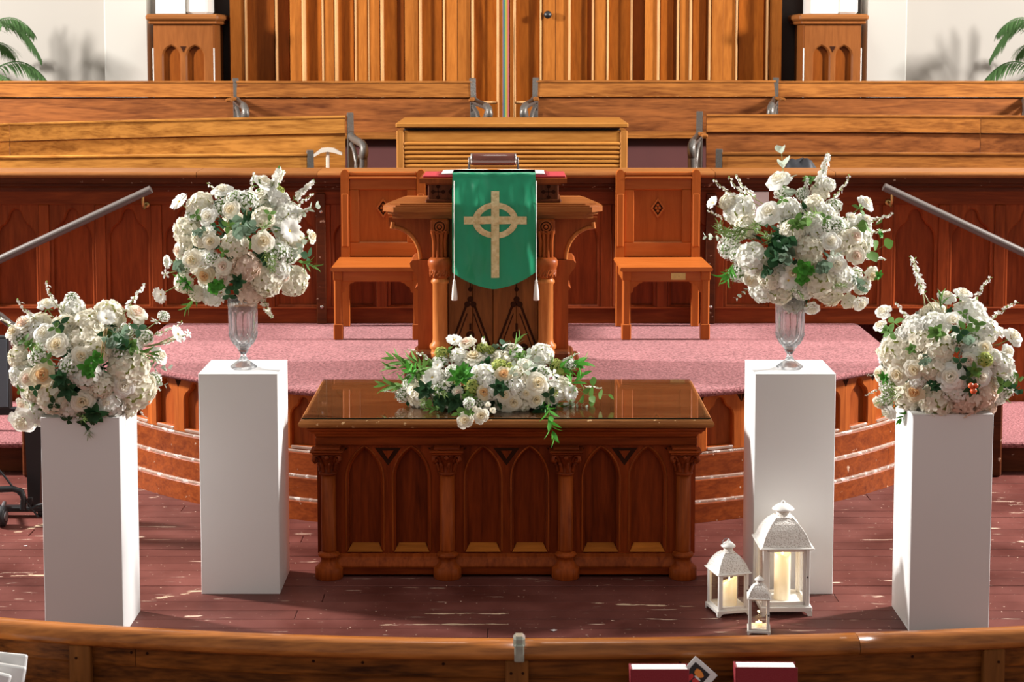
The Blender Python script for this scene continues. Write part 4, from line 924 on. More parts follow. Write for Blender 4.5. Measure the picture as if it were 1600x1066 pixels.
for i in range(3):
    x0, x1 = cols[i], cols[i+1]; cm = (x0+x1)/2; e0 = x0; e1 = x1
    if i == 0: e0 = -hb+0.005
    if i == 2: e1 = hb-0.005
    for s_ in (-1, 1):
        cx = cm + s_*0.1105
        xa, xb = (e0, cm) if s_ < 0 else (cm, e1)
        mb = MB(); arch_plate(mb, xa, xb, 0.11, za_, cx, zs0, lancet(0.150, 0.345, 0.487, 12), BY+0.018, BY+0.062, 0.010); mb.build('arched_frame', M['table_z'], tb)
        ol = lancet(0.178, 0.345, 0.505, 14)
        mb = MB(); mb.tube([(cx-p[0], BY+0.018, zs0+p[1]) for p in ol] + [(cx+p[0], BY+0.018, zs0+p[1]) for p in ol[::-1][1:]], 0.0045, 6); mb.build('arch_bead', M['table_col'], tb)
        B('arched_panel', 'table_z', tb, cx-0.09, cx+0.09, BY+0.052, BY+0.062, zs0, 0.62)
        mb = MB(); mb.prism([(-0.075, 0), (0.075, 0), (0.056, 0.001), (-0.056, 0.001)], 0, 0.01) if 0 else None
        vs = [(cx-0.083, BY+0.010, zs0-0.004), (cx+0.083, BY+0.010, zs0-0.004), (cx+0.062, BY+0.051, zs0+0.030), (cx-0.062, BY+0.051, zs0+0.030), (cx-0.083, BY+0.051, zs0-0.006), (cx+0.083, BY+0.051, zs0-0.006)]
        mb.add(vs, [(0, 1, 2, 3), (0, 3, 4), (1, 5, 2), (0, 4, 5, 1)]); mb.build('sill', M['sill'], tb)
    # incised triangles between the arches
    for cx, ww in ((cm, 0.062), (cm-0.216, 0.030), (cm+0.216, 0.030)):
        mb = MB(); z1_ = 0.617; h_ = 0.085 if ww > 0.05 else 0.045
        tri = [(cx-ww, z1_), (cx+ww, z1_), (cx, z1_-h_)] if ww > 0.05 else ([(cx-ww, z1_), (cx+ww, z1_), (cx-ww, z1_-h_)] if cx < cm else [(cx-ww, z1_), (cx+ww, z1_), (cx+ww, z1_-h_)])
        mb.prism(tri, BY+0.0165, BY+0.018); mb.build('spandrel_groove', M['incise'], tb)
        if ww > 0.05: mb = MB(); mb.prism([(cx-ww*.42, z1_-0.013), (cx+ww*.42, z1_-0.013), (cx, z1_-h_*.62)], BY+0.012, BY+0.017); mb.build('spandrel_boss', M['table_z'], tb)
    MB().sweep([(x0+0.03, BY), (x1-0.03, BY)], [(-0.05, 0.05), (0.016, 0.05), (0.018, 0.058), (0.014, 0.068), (0.004, 0.085), (-0.006, 0.095), (-0.008, 0.110), (-0.05, 0.112)]).build('base_moulding', M['table_col'], tb)
    B('base_board', 'table_x', tb, x0+0.03, x1-0.03, BY-0.008, BY+0.05, 0.012, 0.05)
for cx in cols:
    c_ = (cx, BY-0.008, 0)
    mb = MB(); mb.lathe([(0.0365, 0.125), (0.0355, 0.14), (0.0345, 0.502)], 24, c_); col_ = mb.build('column', M['table_col'], tb)
    mb = MB(); mb.lathe([(0.063, 0.0), (0.066, 0.004), (0.066, 0.05), (0.060, 0.056), (0.056, 0.060), (0.044, 0.072), (0.038, 0.085), (0.040, 0.10), (0.048, 0.104), (0.052, 0.112), (0.048, 0.120), (0.039, 0.124), (0.036, 0.13)], 26, c_); mb.build('column_base', M['table_col'], col_)
    mb = MB(); mb.lathe([(0.034, 0.495), (0.042, 0.499), (0.044, 0.505), (0.040, 0.511), (0.035, 0.514), (0.036, 0.54), (0.042, 0.565), (0.052, 0.585), (0.058, 0.60)], 24, c_)
    for k in range(8):
        a = 2*PI*k/8+0.2; ca, sa = math.cos(a), math.sin(a)
        mb.tube([(cx+ca*r, BY-0.008+sa*r, z) for r, z in ((0.036, 0.517), (0.041, 0.54), (0.050, 0.558), (0.056, 0.562), (0.056, 0.553))], 0.0085, 6, rfun=lambda t: 1.2-0.5*t)
    for k in range(4):
        a = PI/4 + PI/2*k; ca, sa = math.cos(a), math.sin(a)
        sp = [(0.045, 0.565), (0.058, 0.588), (0.072, 0.598), (0.085, 0.592), (0.088, 0.577), (0.079, 0.567), (0.070, 0.574), (0.074, 0.583)]
        mb.tube([(cx+ca*r, BY-0.008+sa*r, z) for r, z in sp], 0.0095, 7)
        a2 = PI/2*k; mb.lathe([(0.013, 0), (0.010, 0.008), (0, 0.010)], 9, (cx+0.0, BY-0.008-0.058, 0.588), axis='Y') if k == 0 else None
    mb.build('carved_capital', M['table_x'], col_)
    mb = MB(); mb.box(cx-0.070, cx+0.070, BY-0.078, BY+0.03, 0.602, 0.613, c=0.004); mb.box(cx-0.078, cx+0.078, BY-0.084, BY+0.03, 0.613, 0.622, c=0.003); mb.box(cx-0.060, cx+0.060, BY-0.066, BY+0.03, 0.622, 0.634, c=0.003); mb.build('abacus', M['table_x'], col_)

# ------------------------------------------------------------------ white pedestals
def pedestal(x0, x1, y0, h, label, d=None, rz=0):
    w_ = x1-x0; d = d or w_; t = thing('display_pedestal', label, 'pedestal', ((x0+x1)/2, y0+d/2, 0), rz)
    mb = MB(); mb.box(-w_/2, w_/2, -d/2, d/2, 0, h-0.003, c=0.002); mb.build('body', M['pedestal'], t)
    mb = MB(); mb.box(-w_/2-0.001, w_/2+0.001, -d/2-0.001, d/2+0.001, h-0.003, h, c=0.0015); mb.build('top_panel', M['pedestal'], t)
    return t
pedestal(-1.422, -1.063, 7.905, 1.022, 'tall white square pedestal under the left crystal vase', 0.36)
pedestal(1.103, 1.468, 7.905, 1.022, 'tall white square pedestal under the right crystal vase, behind the lanterns', 0.36)
pedestal(-1.985, -1.652, 7.325, 0.945, 'white square pedestal at the far left with flowers directly on it', 0.34)
pedestal(1.702, 2.045, 7.39, 0.945, 'white square pedestal at the far right with flowers directly on it', 0.34)

# ------------------------------------------------------------------ flower prototypes (unit size about 1, facing +Z)
def rose_mesh(name, n, opened, mats, seed):
    r = random.Random(seed); mb = MB()
    for i in range(n):
        t = i/(n-1); th = i*2.39996 + r.uniform(-.15, .15)
        R = 0.09 + 0.62*t**0.85*(0.8+0.4*opened); H = 0.66 - 0.36*t*opened - 0.04*t; curl = (0.10+0.52*t*opened)
        hw_ = (0.95 - 0.25*t) * (1.2 if t < .3 else 1.0)
        mb.cur = 1 if t < 0.42 else 0
        jit = r.uniform(-.05, .05); 
        def fn(a, s, R=R, H=H, curl=curl, th=th, hw_=hw_, jit=jit, t=t):
            A = (a-0.5)*2; wid = hw_*(0.35 + 0.65*math.sin(min(1, s*1.15)*PI*0.5)) * (1 - 0.30*max(0, s-0.8)/0.2*abs(A))
            rad = R*(0.35+0.65*math.sin(s*PI*0.5)) + curl*max(0, s-0.55)**1.3*1.5
            z = H*math.sin(s*PI*0.5)*1.15 - curl*0.55*max(0, s-0.72)*2.2 - 0.06*abs(A)**2*s + jit*s
            z -= 0.20*t
            rad *= 1 - 0.06*abs(A)**2 + 0.03*math.sin(A*5+th)
            az = th + A*wid
            return (rad*math.cos(az), rad*math.sin(az), z)
        vs, fs = sheet(5, 5, fn); mb.add(vs, fs, True)
    mb.cur = 2
    for k in range(5):
        a = 2*PI*k/5; vs, fs = sheet(2, 3, lambda i, j: ((0.2+0.5*j)*math.cos(a+(i-.5)*0.7*(1-j)), (0.2+0.5*j)*math.sin(a+(i-.5)*0.7*(1-j)), -0.28-0.05*j)); mb.add(vs, fs, True)
    return mb.mesh(name, [M[m] for m in mats])
def flat_flower(name, np_, mats, seed, cup=0.25, wide=0.36, notch=True):
    r = random.Random(seed); mb = MB()
    for i in range(np_):
        th = 2*PI*i/np_ + r.uniform(-.1, .1); c_ = cup + r.uniform(-.12, .12)
        def fn(a, s):
            A = (a-0.5)*2; wd = wide*math.sin(min(1, s*1.05+0.05)*PI*0.62)*A
            L = s*(1 - (0.08*math.cos(A*PI) if notch and s > 0.9 else 0) - 0.10*abs(A)**2*s)
            z = c_*math.sin(s*PI*0.6) - 0.10*s*s + 0.05*A*A - 0.03*math.cos(A*6)*s
            return (L*math.cos(th) - wd*math.sin(th), L*math.sin(th) + wd*math.cos(th), z)
        vs, fs = sheet(4, 4, fn); mb.add(vs, fs, True)
    mb.cur = 1; mb.lathe([(0.14, 0.02), (0.15, 0.07), (0.10, 0.13), (0.0, 0.15)], 10)
    return mb.mesh(name, [M[m] for m in mats])
def floret(mb, p, nrm, size, r, np_=4):
    q = Vector((0, 0, 1)).rotation_difference(Vector(nrm)); sp = r.uniform(0, PI)
    P = Vector(p)
    for k in range(np_):
        a = sp + 2*PI*k/np_ + r.uniform(-.12, .12); L = size*r.uniform(0.85, 1.15); w_ = L*(0.52 if np_ == 4 else 0.40); cz = size*r.uniform(0.05, 0.35)
        ca, sa = math.cos(a), math.sin(a)
        loc = [(0, 0, 0), (L*.45, w_, cz*.7), (L*.92, w_*.62, cz), (L, 0, cz*.75), (L*.92, -w_*.62, cz), (L*.45, -w_, cz*.7), (L*.5, 0, cz*.25)]
        vs = [P + q @ Vector((x*ca - y*sa, x*sa + y*ca, z)) for x, y, z in loc]
        mb.add(vs, [(0, 6, 1), (6, 2, 1), (6, 3, 2), (6, 4, 3), (6, 5, 4), (0, 5, 6)], True)
def hydrangea_mesh(name, n, mats, seed, sz=0.27):
    r = random.Random(seed); mb = MB(); mb.cur = 0
    for i in range(n):
        z = 1 - 1.75*(i+0.5)/n; ph = i*2.39996 + r.uniform(-.2, .2); rr = math.sqrt(max(0, 1-z*z)); k = r.uniform(0.84, 1.06)
        d = Vector((rr*math.cos(ph), rr*math.sin(ph), z)); nn = (d + Vector((r.uniform(-.35, .35), r.uniform(-.35, .35), r.uniform(-.35, .35)))).normalized()
        floret(mb, (d.x*k, d.y*k, d.z*k*0.78), nn, sz*r.uniform(.85, 1.15), r)
    mb.cur = 1; mb.lathe([(0.01, -0.72), (0.45, -0.6), (0.72, -0.2), (0.76, 0.1), (0.6, 0.45), (0.3, 0.62), (0.0, 0.66)], 12)
    return mb.mesh(name, [M[m] for m in mats])
def leafblade(mb, base, d, up, L, W, bend=0.2, nseg=5, shape=0.8, fold=0.15):
    base, d, up = Vector(base), Vector(d).normalized(), Vector(up); side = d.cross(up)
    side = side.normalized() if side.length > 1e-4 else Vector((1, 0, 0)); nrm = side.cross(d).normalized()
    def fn(i, j):
        A = (i-0.5)*2; wd = W/2*math.sin(PI*min(1, j**shape))**0.85 if 0 < j < 1 else 0.0
        return base + d*(L*j) + side*(A*wd) + nrm*(-bend*L*j*j + fold*wd*abs(A))
    vs, fs = sheet(2, nseg, fn); mb.add(vs, fs, True)
def whorl_mesh(name, mat, n, seed, L=1.0, W=0.36, layers=2, open_=0.7, shape=0.9):
    r = random.Random(seed); mb = MB()
    for k in range(n*layers):
        a = 2*PI*k/n + (k//n)*0.5 + r.uniform(-.15, .15); el = open_*(1-0.45*(k//n)) + r.uniform(-.1, .1)
        d = Vector((math.cos(a)*math.sin(el*PI/2), math.sin(a)*math.sin(el*PI/2), math.cos(el*PI/2)))
        leafblade(mb, (0, 0, 0), d, (0, 0, 1), L*r.uniform(.75, 1.05)*(1-0.25*(k//n)), W, 0.25, shape=shape)
    return mb.mesh(name, M[mat])
def sprig_mesh(name, leafmat, n, seed, L=0.28, W=0.16, spread=1.0, shape=0.8, bendy=0.15, curve=0.12, pairs=True, flowers=None, fsize=0.07, fn_=0, stemr=0.010, tipflow=False, stem='stem_mat'):
    """stem along +Z from 0 to 1"""
    r = random.Random(seed); mb = MB(); mb.cur = 0
    ph0 = r.uniform(0, 6)
    def P(t): return Vector((curve*math.sin(t*2.2)*math.cos(ph0), curve*math.sin(t*2.2)*math.sin(ph0), t))
    mb.tube([P(t/8) for t in range(9)], stemr, 5, rfun=lambda t: 1.2-0.7*t, cap=False)
    mb.cur = 1
    for k in range(n):
        t = 0.22 + 0.76*(k/max(1, n-1)); base = P(t)
        for s_ in ((0, 1) if pairs else (k % 2,)):
            a = ph0 + k*1.57*(0.6) + s_*PI + r.uniform(-.3, .3); el = 0.95*spread + r.uniform(-.2, .2) - 0.35*t
            d = Vector((math.cos(a)*math.sin(el), math.sin(a)*math.sin(el), math.cos(el)))
            leafblade(mb, base, d, Vector((0, 0, 1)) + Vector((r.uniform(-.3, .3), r.uniform(-.3, .3), 0)), L*r.uniform(.75, 1.1)*(1.1-0.35*t), W*(1.1-0.3*t), bendy, shape=shape)
    if fn_:
        mb.cur = 2
        for k in range(fn_):
            t = 0.30 + 0.70*(k+0.5)/fn_ if not tipflow else 0.55+0.45*(k+.5)/fn_; base = P(t); a = r.uniform(0, 2*PI); off = 0.02+0.06*(1-t*0.6)
            d = Vector((math.cos(a), math.sin(a), 0.5)).normalized()
            floret(mb, base + d*off*r.uniform(.4, 1.3), d, fsize*(1.25-0.65*t), r, 5)
    return mb.mesh(name, [M[stem], M[leafmat]] + ([M[flowers]] if flowers else []))
PR = {
 'rose_w': ('rose', [rose_mesh('white rose', 21, .85, ('p_white', 'p_ivory', 'l_mid'), 1), rose_mesh('white rose b', 18, .6, ('p_white', 'p_ivory', 'l_mid'), 11)]),
 'rose_i': ('rose', [rose_mesh('ivory rose', 20, .8, ('p_ivory', 'p_cream', 'l_mid'), 2)]),
 'rose_c': ('rose', [rose_mesh('cream rose', 22, .75, ('p_ivory', 'p_cream', 'l_mid'), 3)]),
 'rose_p': ('rose', [rose_mesh('peach hearted rose', 25, .9, ('p_cream', 'p_peach', 'l_mid'), 4)]),
 'rose_b': ('rose', [rose_mesh('blush rose', 21, .75, ('p_ivory', 'p_blush', 'l_mid'), 5)]),
 'bud': ('rosebud', [rose_mesh('white bud', 12, .15, ('p_ivory', 'p_white', 'l_mid'), 6)]),
 'cos': ('cosmos', [flat_flower('white cosmos', 8, ('p_white', 'p_yellow'), 7), flat_flower('white cosmos b', 7, ('p_white', 'p_yellow'), 8, .45)]),
 'star': ('jasmine', [flat_flower('star flower', 5, ('p_white', 'p_lime'), 9, .1, .24, False)]),
 'hyd': ('hydrangea', [hydrangea_mesh('white hydrangea', 84, ('p_white', 'p_lime'), 10), hydrangea_mesh('white hydrangea b', 70, ('p_ivory', 'p_lime'), 12, .31)]),
 'hyc': ('hydrangea', [hydrangea_mesh('cream hydrangea', 84, ('p_blush', 'p_cream'), 13)]),
 'lime': ('viburnum', [hydrangea_mesh('lime viburnum', 90, ('p_lime', 'l_mid'), 14, .22)]),
 'gyp': ('gypsophila', [hydrangea_mesh('airy blossom', 110, ('p_white', 'l_fern'), 15, .15)]),
 'whorl': ('leaf_whorl', [whorl_mesh('bright whorl', 'l_bright', 7, 16)]),
 'dwhorl': ('leaf_whorl', [whorl_mesh('dark whorl', 'l_dark', 6, 17, W=.5)]),
 'mwhorl': ('leaf_whorl', [whorl_mesh('mid whorl', 'l_mid', 5, 18, W=.5, open_=.85)]),
 'clov': ('leaf_whorl', [whorl_mesh('clover whorl', 'l_bright', 5, 19, W=.62, open_=.8, shape=1.2)]),
 'leaf': ('rose_leaf', [whorl_mesh('rose leaf', 'l_mid', 3, 20, W=.55, layers=1, open_=.9)]),
 'dleaf': ('rose_leaf', [whorl_mesh('dark rose leaf', 'l_dark', 3, 21, W=.6, layers=1, open_=.9)]),
 'euc': ('eucalyptus_sprig', [sprig_mesh('grey eucalyptus', 'l_euc', 5, 22, L=.34, W=.30, shape=.9)]),
 'eud': ('eucalyptus_sprig', [sprig_mesh('dark eucalyptus', 'l_dark', 5, 23, L=.34, W=.30, shape=.9)]),
 'eup': ('eucalyptus_sprig', [sprig_mesh('pale eucalyptus', 'l_pale', 4, 24, L=.32, W=.22, shape=.9)]),
 'rnd': ('eucalyptus_sprig', [sprig_mesh('round leaf sprig', 'l_mid', 3, 25, L=.45, W=.46, shape=.9, pairs=False)]),
 'fern': ('fern_sprig', [sprig_mesh('feathery sprig', 'l_fern', 16, 26, L=.34, W=.035, spread=.8, flowers='p_white', fsize=.05, fn_=10)]),
 'lng': ('willow_sprig', [sprig_mesh('long leaf sprig', 'l_mid', 6, 27, L=.55, W=.11, spread=.8)]),
 'blng': ('willow_sprig', [sprig_mesh('bright long leaf sprig', 'l_bright', 6, 28, L=.5, W=.14, spread=.9)]),
 'spk': ('delphinium', [sprig_mesh('white blossom spike', 'l_mid', 3, 29, L=.2, W=.08, flowers='p_white', fsize=.115, fn_=24, stemr=.012)]),
 'twig': ('blossom_twig', [sprig_mesh('blossom twig', 'l_fern', 9, 30, L=.09, W=.05, flowers='p_white', fsize=.062, fn_=16, curve=.22, stemr=.012, pairs=False, stem='twig_mat'), sprig_mesh('blossom twig b', 'l_fern', 8, 31, L=.09, W=.05, flowers='p_white', fsize=.058, fn_=12, curve=.16, stemr=.012, pairs=False, stem='twig_mat')]),
 'hang': ('hanging_blossom', [sprig_mesh('green white blossom spray', 'l_fern', 10, 32, L=.12, W=.07, flowers='p_ivory', fsize=.10, fn_=14)]),
}
SPRIG = {'euc', 'eud', 'eup', 'rnd', 'fern', 'lng', 'blng', 'spk', 'twig', 'hang'}
def place(root, key, pos, nrm, size, rnd_, spin=None, flat=1.0):
    nm, meshes = PR[key]; o = link(nm, rnd_.choice(meshes), root)
    q = Vector((0, 0, 1)).rotation_difference(Vector(nrm).normalized()) @ Quaternion((0, 0, 1), rnd_.uniform(0, 6.28) if spin is None else spin)
    o.rotation_mode = 'QUATERNION'; o.rotation_quaternion = q; o.location = Vector(pos) - root.location; o.scale = (size, size, size*flat)
    return o
CAMP = Vector((0, 0, CAM_H))
def bouquet(name, label, base, ctr, rad, heads, greens, seed, fill=40, core='l_dark', group=None, floor_z=None):
    rn = random.Random(seed); t = thing(name, label, 'flowers', base, group=group)
    ctr = Vector(ctr); rx, ry, rz = rad
    def hit(u, v, k=1.0):
        d = ray(u, v).normalized(); S = Vector((1/(rx*k), 1/(ry*k), 1/(rz*k)))
        o_ = CAMP - ctr; a = Vector((o_.x*S.x, o_.y*S.y, o_.z*S.z)); b = Vector((d.x*S.x, d.y*S.y, d.z*S.z))
        A = b.dot(b); Bq = a.dot(b); Cq = a.dot(a)-1; D = Bq*Bq - A*Cq
        tt = (-Bq - math.sqrt(D))/A if D > 0 else -Bq/A
        p = CAMP + d*tt; n_ = Vector(((p.x-ctr.x)/rx**2, (p.y-ctr.y)/ry**2, (p.z-ctr.z)/rz**2)).normalized()
        return p, n_, D > 0
    # dense dark heart of stems and leaves
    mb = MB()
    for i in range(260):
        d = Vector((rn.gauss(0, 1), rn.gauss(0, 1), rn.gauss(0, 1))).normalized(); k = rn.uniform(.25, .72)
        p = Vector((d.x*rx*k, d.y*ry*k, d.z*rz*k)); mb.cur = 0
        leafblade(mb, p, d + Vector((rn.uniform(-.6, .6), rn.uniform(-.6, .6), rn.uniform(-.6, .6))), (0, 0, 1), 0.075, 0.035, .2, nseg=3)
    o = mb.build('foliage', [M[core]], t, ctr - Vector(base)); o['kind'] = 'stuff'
    tocam = (CAMP - ctr).normalized()
    for key, u, v, s in heads:
        p, n_, ok = hit(u, v, 0.93)
        sz = s/2/F*p.y*1.02
        nn = (n_*0.8 + tocam*0.65 + Vector((rn.uniform(-.25, .25), rn.uniform(-.2, .2), rn.uniform(-.1, .3)))).normalized()
        if key in ('hyd', 'hyc', 'lime', 'gyp'): place(t, key, p - n_*sz*0.35, nn, sz*1.05, rn)
        elif key in ('cos', 'star'): place(t, key, p + n_*0.01, nn, sz, rn)
        else: place(t, key, p + n_*0.004 - nn*sz*0.1, nn, sz*1.18, rn, flat=1.0)
        if not ok:
            mb = MB(); q0 = ctr + (p-ctr)*0.6; mid = (p+q0)/2 + Vector((0, 0, -0.01))
            mb.tube([q0-Vector(base), mid-Vector(base), p-Vector(base)-nn*0.01], 0.0022, 5); mb.build('stem', M['stem_mat'], t)
    for key, u, v, s in greens:
        p, n_, ok = hit(u, v, 1.07)
        if key in SPRIG:
            L = s/F*p.y; 
            if ok: d = (n_*0.6 + tocam*0.45 + Vector((rn.uniform(-.8, .8), 0, rn.uniform(-.6, .6)))).normalized(); p0 = p - d*L*0.6
            else:
                q0 = ctr + (p-ctr)*0.35; d = (p-q0).normalized(); p0 = p - d*L
            place(t, key, p0, d, L, rn)
        else:
            sz = s/2/F*p.y; nn = (n_ + tocam*0.6).normalized(); place(t, key, p - nn*sz*0.15, nn, sz*1.15, rn)
    # the sides and back, and gaps between the named heads
    for i in range(fill):
        while True:
            d = Vector((rn.gauss(0, 1), rn.gauss(0, 1), rn.gauss(0, 1))).normalized()
            if d.z > -0.75: break
        front = d.dot(tocam) > 0.15; k = rn.uniform(.70, .80) if front else rn.uniform(.85, .95)
        p = ctr + Vector((d.x*rx*k, d.y*ry*k, d.z*rz*k))
        if floor_z is not None and p.z < floor_z+0.035: p.z = floor_z + 0.035 + rn.uniform(0, .02)
        key = rn.choices(['hyd', 'rose_w', 'gyp', 'mwhorl', 'dwhorl', 'rose_i', 'eucw', 'leafy'], [6, 3, 3, 1.2, 1.4, 2, 1, 1])[0]
        key = {'eucw': 'dleaf', 'leafy': 'leaf'}.get(key, key); s = {'hyd': .058, 'gyp': .045}.get(key, .040)
        place(t, key, p, d, s*rn.uniform(.85, 1.15), rn)
    return t

HIL = [('rose_w',409,288,36),('rose_w',326,340,30),('rose_i',361,329,26),('rose_c',409,378,34),('rose_i',302,405,30),('rose_p',321,429,26),('rose_b',349,434,24),('rose_c',330,377,25),('rose_b',349,415,26),('rose_c',485,370,22),('bud',354,454,16),('rose_w',348,299,30),('rose_b',281,391,24),
 ('hyd',285,358,42),('hyd',366,382,38),('hyc',386,420,40),('hyd',455,330,42),('hyd',419,446,44),('hyd',466,444,42),('hyd',330,466,34),('hyc',393,462,38),('gyp',437,395,34),('hyd',414,337,32),('gyp',388,308,32),('hyd',438,308,30),('hyd',283,446,28),('gyp',368,305,26),('hyd',310,372,26),('gyp',455,400,32),('hyd',440,425,30),('hyd',305,462,24),('gyp',330,405,24),('hyd',462,372,34),
 ('cos',449,362,38),('cos',283,318,32),('cos',255,458,27),('rose_b',444,433,18),('cos',268,408,22),('star',262,427,16),('gyp',296,315,14)]
GIL = [('leaf',356,353,24),('euc',372,352,60),('euc',383,360,50),('dleaf',482,402,36),('euc',282,415,40),('eup',260,407,34),('fern',416,405,60),('fern',425,415,50),('whorl',290,443,36),('whorl',283,436,30),('clov',335,450,28),('clov',342,445,24),('dleaf',357,462,26),('mwhorl',402,282,22),('leaf',422,334,22),('fern',412,352,40),('dwhorl',372,440,26),('dleaf',368,452,24),('leaf',349,394,18),
 ('eup',470,385,44),('eup',495,325,50),('mwhorl',436,299,18),('lime',437,297,14),('spk',430,262,70),('spk',440,268,60),('twig',398,270,70),('twig',319,290,60),('spk',492,288,52),('hang',430,492,60),('lng',290,478,46),('twig',475,345,60),('leaf',306,336,22),('euc',313,360,34),('twig',487,300,60),('lng',478,412,40),('twig',317,415,30)]
HIR = [('rose_w',1202,334,38),('rose_w',1217,283,38),('rose_w',1297,378,32),('rose_b',1336,399,28),('rose_b',1334,370,28),('rose_w',1307,412,28),('cos',1232,436,30),('rose_i',1240,425,26),('rose_i',1174,436,24),('rose_i',1359,428,28),('rose_w',1352,318,26),('rose_w',1329,341,18),('rose_w',1353,344,20),('hyd',1231,322,36),('hyd',1265,391,40),
 ('hyd',1150,322,44),('hyd',1135,312,26),('hyd',1172,405,46),('hyd',1190,457,42),('hyd',1281,443,50),('hyd',1321,441,40),('rose_w',1268,480,28),('hyd',1239,479,30),('hyd',1200,436,34),('rose_w',1343,472,28),('hyd',1328,474,22),('hyd',1238,360,34),('gyp',1132,388,34),('hyd',1160,350,30),('hyd',1283,295,26),('hyd',1275,315,28),('hyd',1291,330,30),('gyp',1305,318,26),('hyd',1268,345,30),('gyp',1290,352,30),('hyd',1295,285,22),('gyp',1148,430,28),('hyd',1215,462,36),('hyd',1300,465,36),('hyd',1350,450,26),('hyd',1256,455,34),('gyp',1255,300,22),('cos',1118,320,22),('gyp',1142,372,26),('gyp',1310,350,28),('hyd',1345,385,24),('hyd',1310,430,28)]
GIR = [('eud',1213,385,70),('eud',1204,404,60),('eud',1222,372,60),('eud',1200,420,40),('fern',1145,370,70),('fern',1160,365,70),('fern',1135,360,60),('rnd',1368,385,50),('rnd',1352,352,44),('leaf',1345,325,30),('clov',1255,420,34),('clov',1253,436,26),('clov',1266,422,20),('blng',1130,434,50),('blng',1140,428,44),('eup',1103,374,40),('euc',1290,415,50),('euc',1284,420,40),('euc',1340,440,40),('eup',1305,395,30),('clov',1373,430,20),('clov',1376,366,16),('leaf',1245,345,30),('rnd',1262,350,34),('leaf',1222,312,20),('fern',1240,455,50),('fern',1305,447,40),('mwhorl',1265,280,26),('eup',1226,238,90),('spk',1299,246,70),('twig',1118,278,60),('twig',1145,272,70),('twig',1160,268,66),('twig',1393,332,60),('twig',1392,362,60),('twig',1384,405,50),('spk',1142,300,50),('spk',1262,280,44),('leaf',1290,340,20),('fern',1270,330,60),('euc',1232,398,50),('eup',1154,468,30),('mwhorl',1244,350,22),('fern',1180,350,50),('twig',1105,330,40),('dleaf',1230,380,30),('twig',1320,270,60),('fern',1205,378,60)]
HOL = [('rose_b',39,508,36),('rose_w',70,523,34),('rose_i',90,540,34),('rose_c',127,557,30),('rose_p',68,586,34),('rose_b',45,591,28),('rose_c',129,626,34),('rose_w',193,602,34),('rose_w',246,558,34),('rose_b',212,492,34),('rose_w',73,478,28),('rose_b',37,632,24),('hyd',24,557,32),('hyd',25,588,34),('rose_w',36,657,40),('cos',165,502,30),('cos',274,524,30),('hyd',112,476,36),('hyd',172,484,44),('hyd',137,500,42),('hyd',80,624,50),('hyd',137,586,42),('hyd',207,575,56),('hyd',218,616,58),('hyd',172,636,46),('hyd',108,642,36),('hyd',56,655,30),('hyd',180,655,30),('hyd',151,545,40),('gyp',106,576,34),('gyp',57,556,34),('gyp',26,528,26),('hyd',50,614,30),('hyd',98,504,34),('hyd',192,462,1),('gyp',190,550,30),('gyp',232,524,26),('gyp',218,512,22),('hyd',160,606,34),('gyp',245,596,26),('rose_w',165,627,20),('hyd',146,650,34),('hyd',200,640,36),('star',291,523,16),('gyp',112,462,20),('star',240,505,18),('gyp',258,492,18),('rose_i',22,520,26)]
GOL = [('dleaf',95,505,30),('leaf',86,512,24),('eud',195,535,56),('euc',188,525,50),('mwhorl',205,540,30),('dleaf',217,513,30),('clov',137,576,30),('clov',151,560,28),('clov',140,583,22),('dwhorl',95,592,34),('dwhorl',104,610,34),('dwhorl',147,648,44),('dwhorl',138,660,36),('fern',134,662,50),('fern',128,648,44),('leaf',38,532,24),('leaf',74,562,24),('mwhorl',46,538,22),('eup',263,578,44),('eup',258,598,34),('dleaf',83,632,26),('dleaf',106,657,24),('dleaf',54,609,24),('twig',83,437,66),('twig',36,462,70),('twig',226,444,70),('twig',280,496,66),('twig',292,523,60),('twig',2,494,80),('twig',117,560,44),('twig',250,610,50),('euc',168,535,40),('fern',230,555,44),('fern',60,545,40),('lng',222,546,44),('twig',232,650,20),('leaf',30,610,18)]
HOR = [('rose_w',1479,466,28),('rose_w',1504,462,30),('rose_w',1508,482,34),('rose_w',1490,504,34),('rose_w',1382,489,28),('rose_w',1377,511,24),('rose_c',1429,577,30),('rose_i',1405,584,34),('rose_p',1430,611,28),('rose_w',1484,588,40),('rose_w',1531,589,32),('rose_b',1514,564,24),('rose_w',1582,527,30),('rose_w',1573,550,22),('rose_i',1373,629,20),('rose_c',1376,584,24),('rose_c',1538,544,22),
 ('hyd',1429,510,44),('hyd',1458,504,40),('hyd',1397,550,50),('hyd',1466,542,44),('hyd',1542,512,40),('hyd',1455,572,40),('hyd',1568,573,44),('hyd',1416,626,42),('hyd',1463,634,50),('hyc',1513,628,52),('hyc',1536,622,46),('hyd',1560,622,32),('rose_w',1389,643,26),('hyd',1410,522,30),('hyd',1492,613,36),('gyp',1385,610,34),('gyp',1380,630,26),('hyd',1440,640,36),('hyc',1490,640,34),('hyc',1545,640,28),('gyp',1580,590,28),('hyd',1552,560,30),('gyp',1575,612,28),('hyd',1440,530,34),('gyp',1500,528,26),('hyd',1432,596,24),('hyd',1505,600,26)]
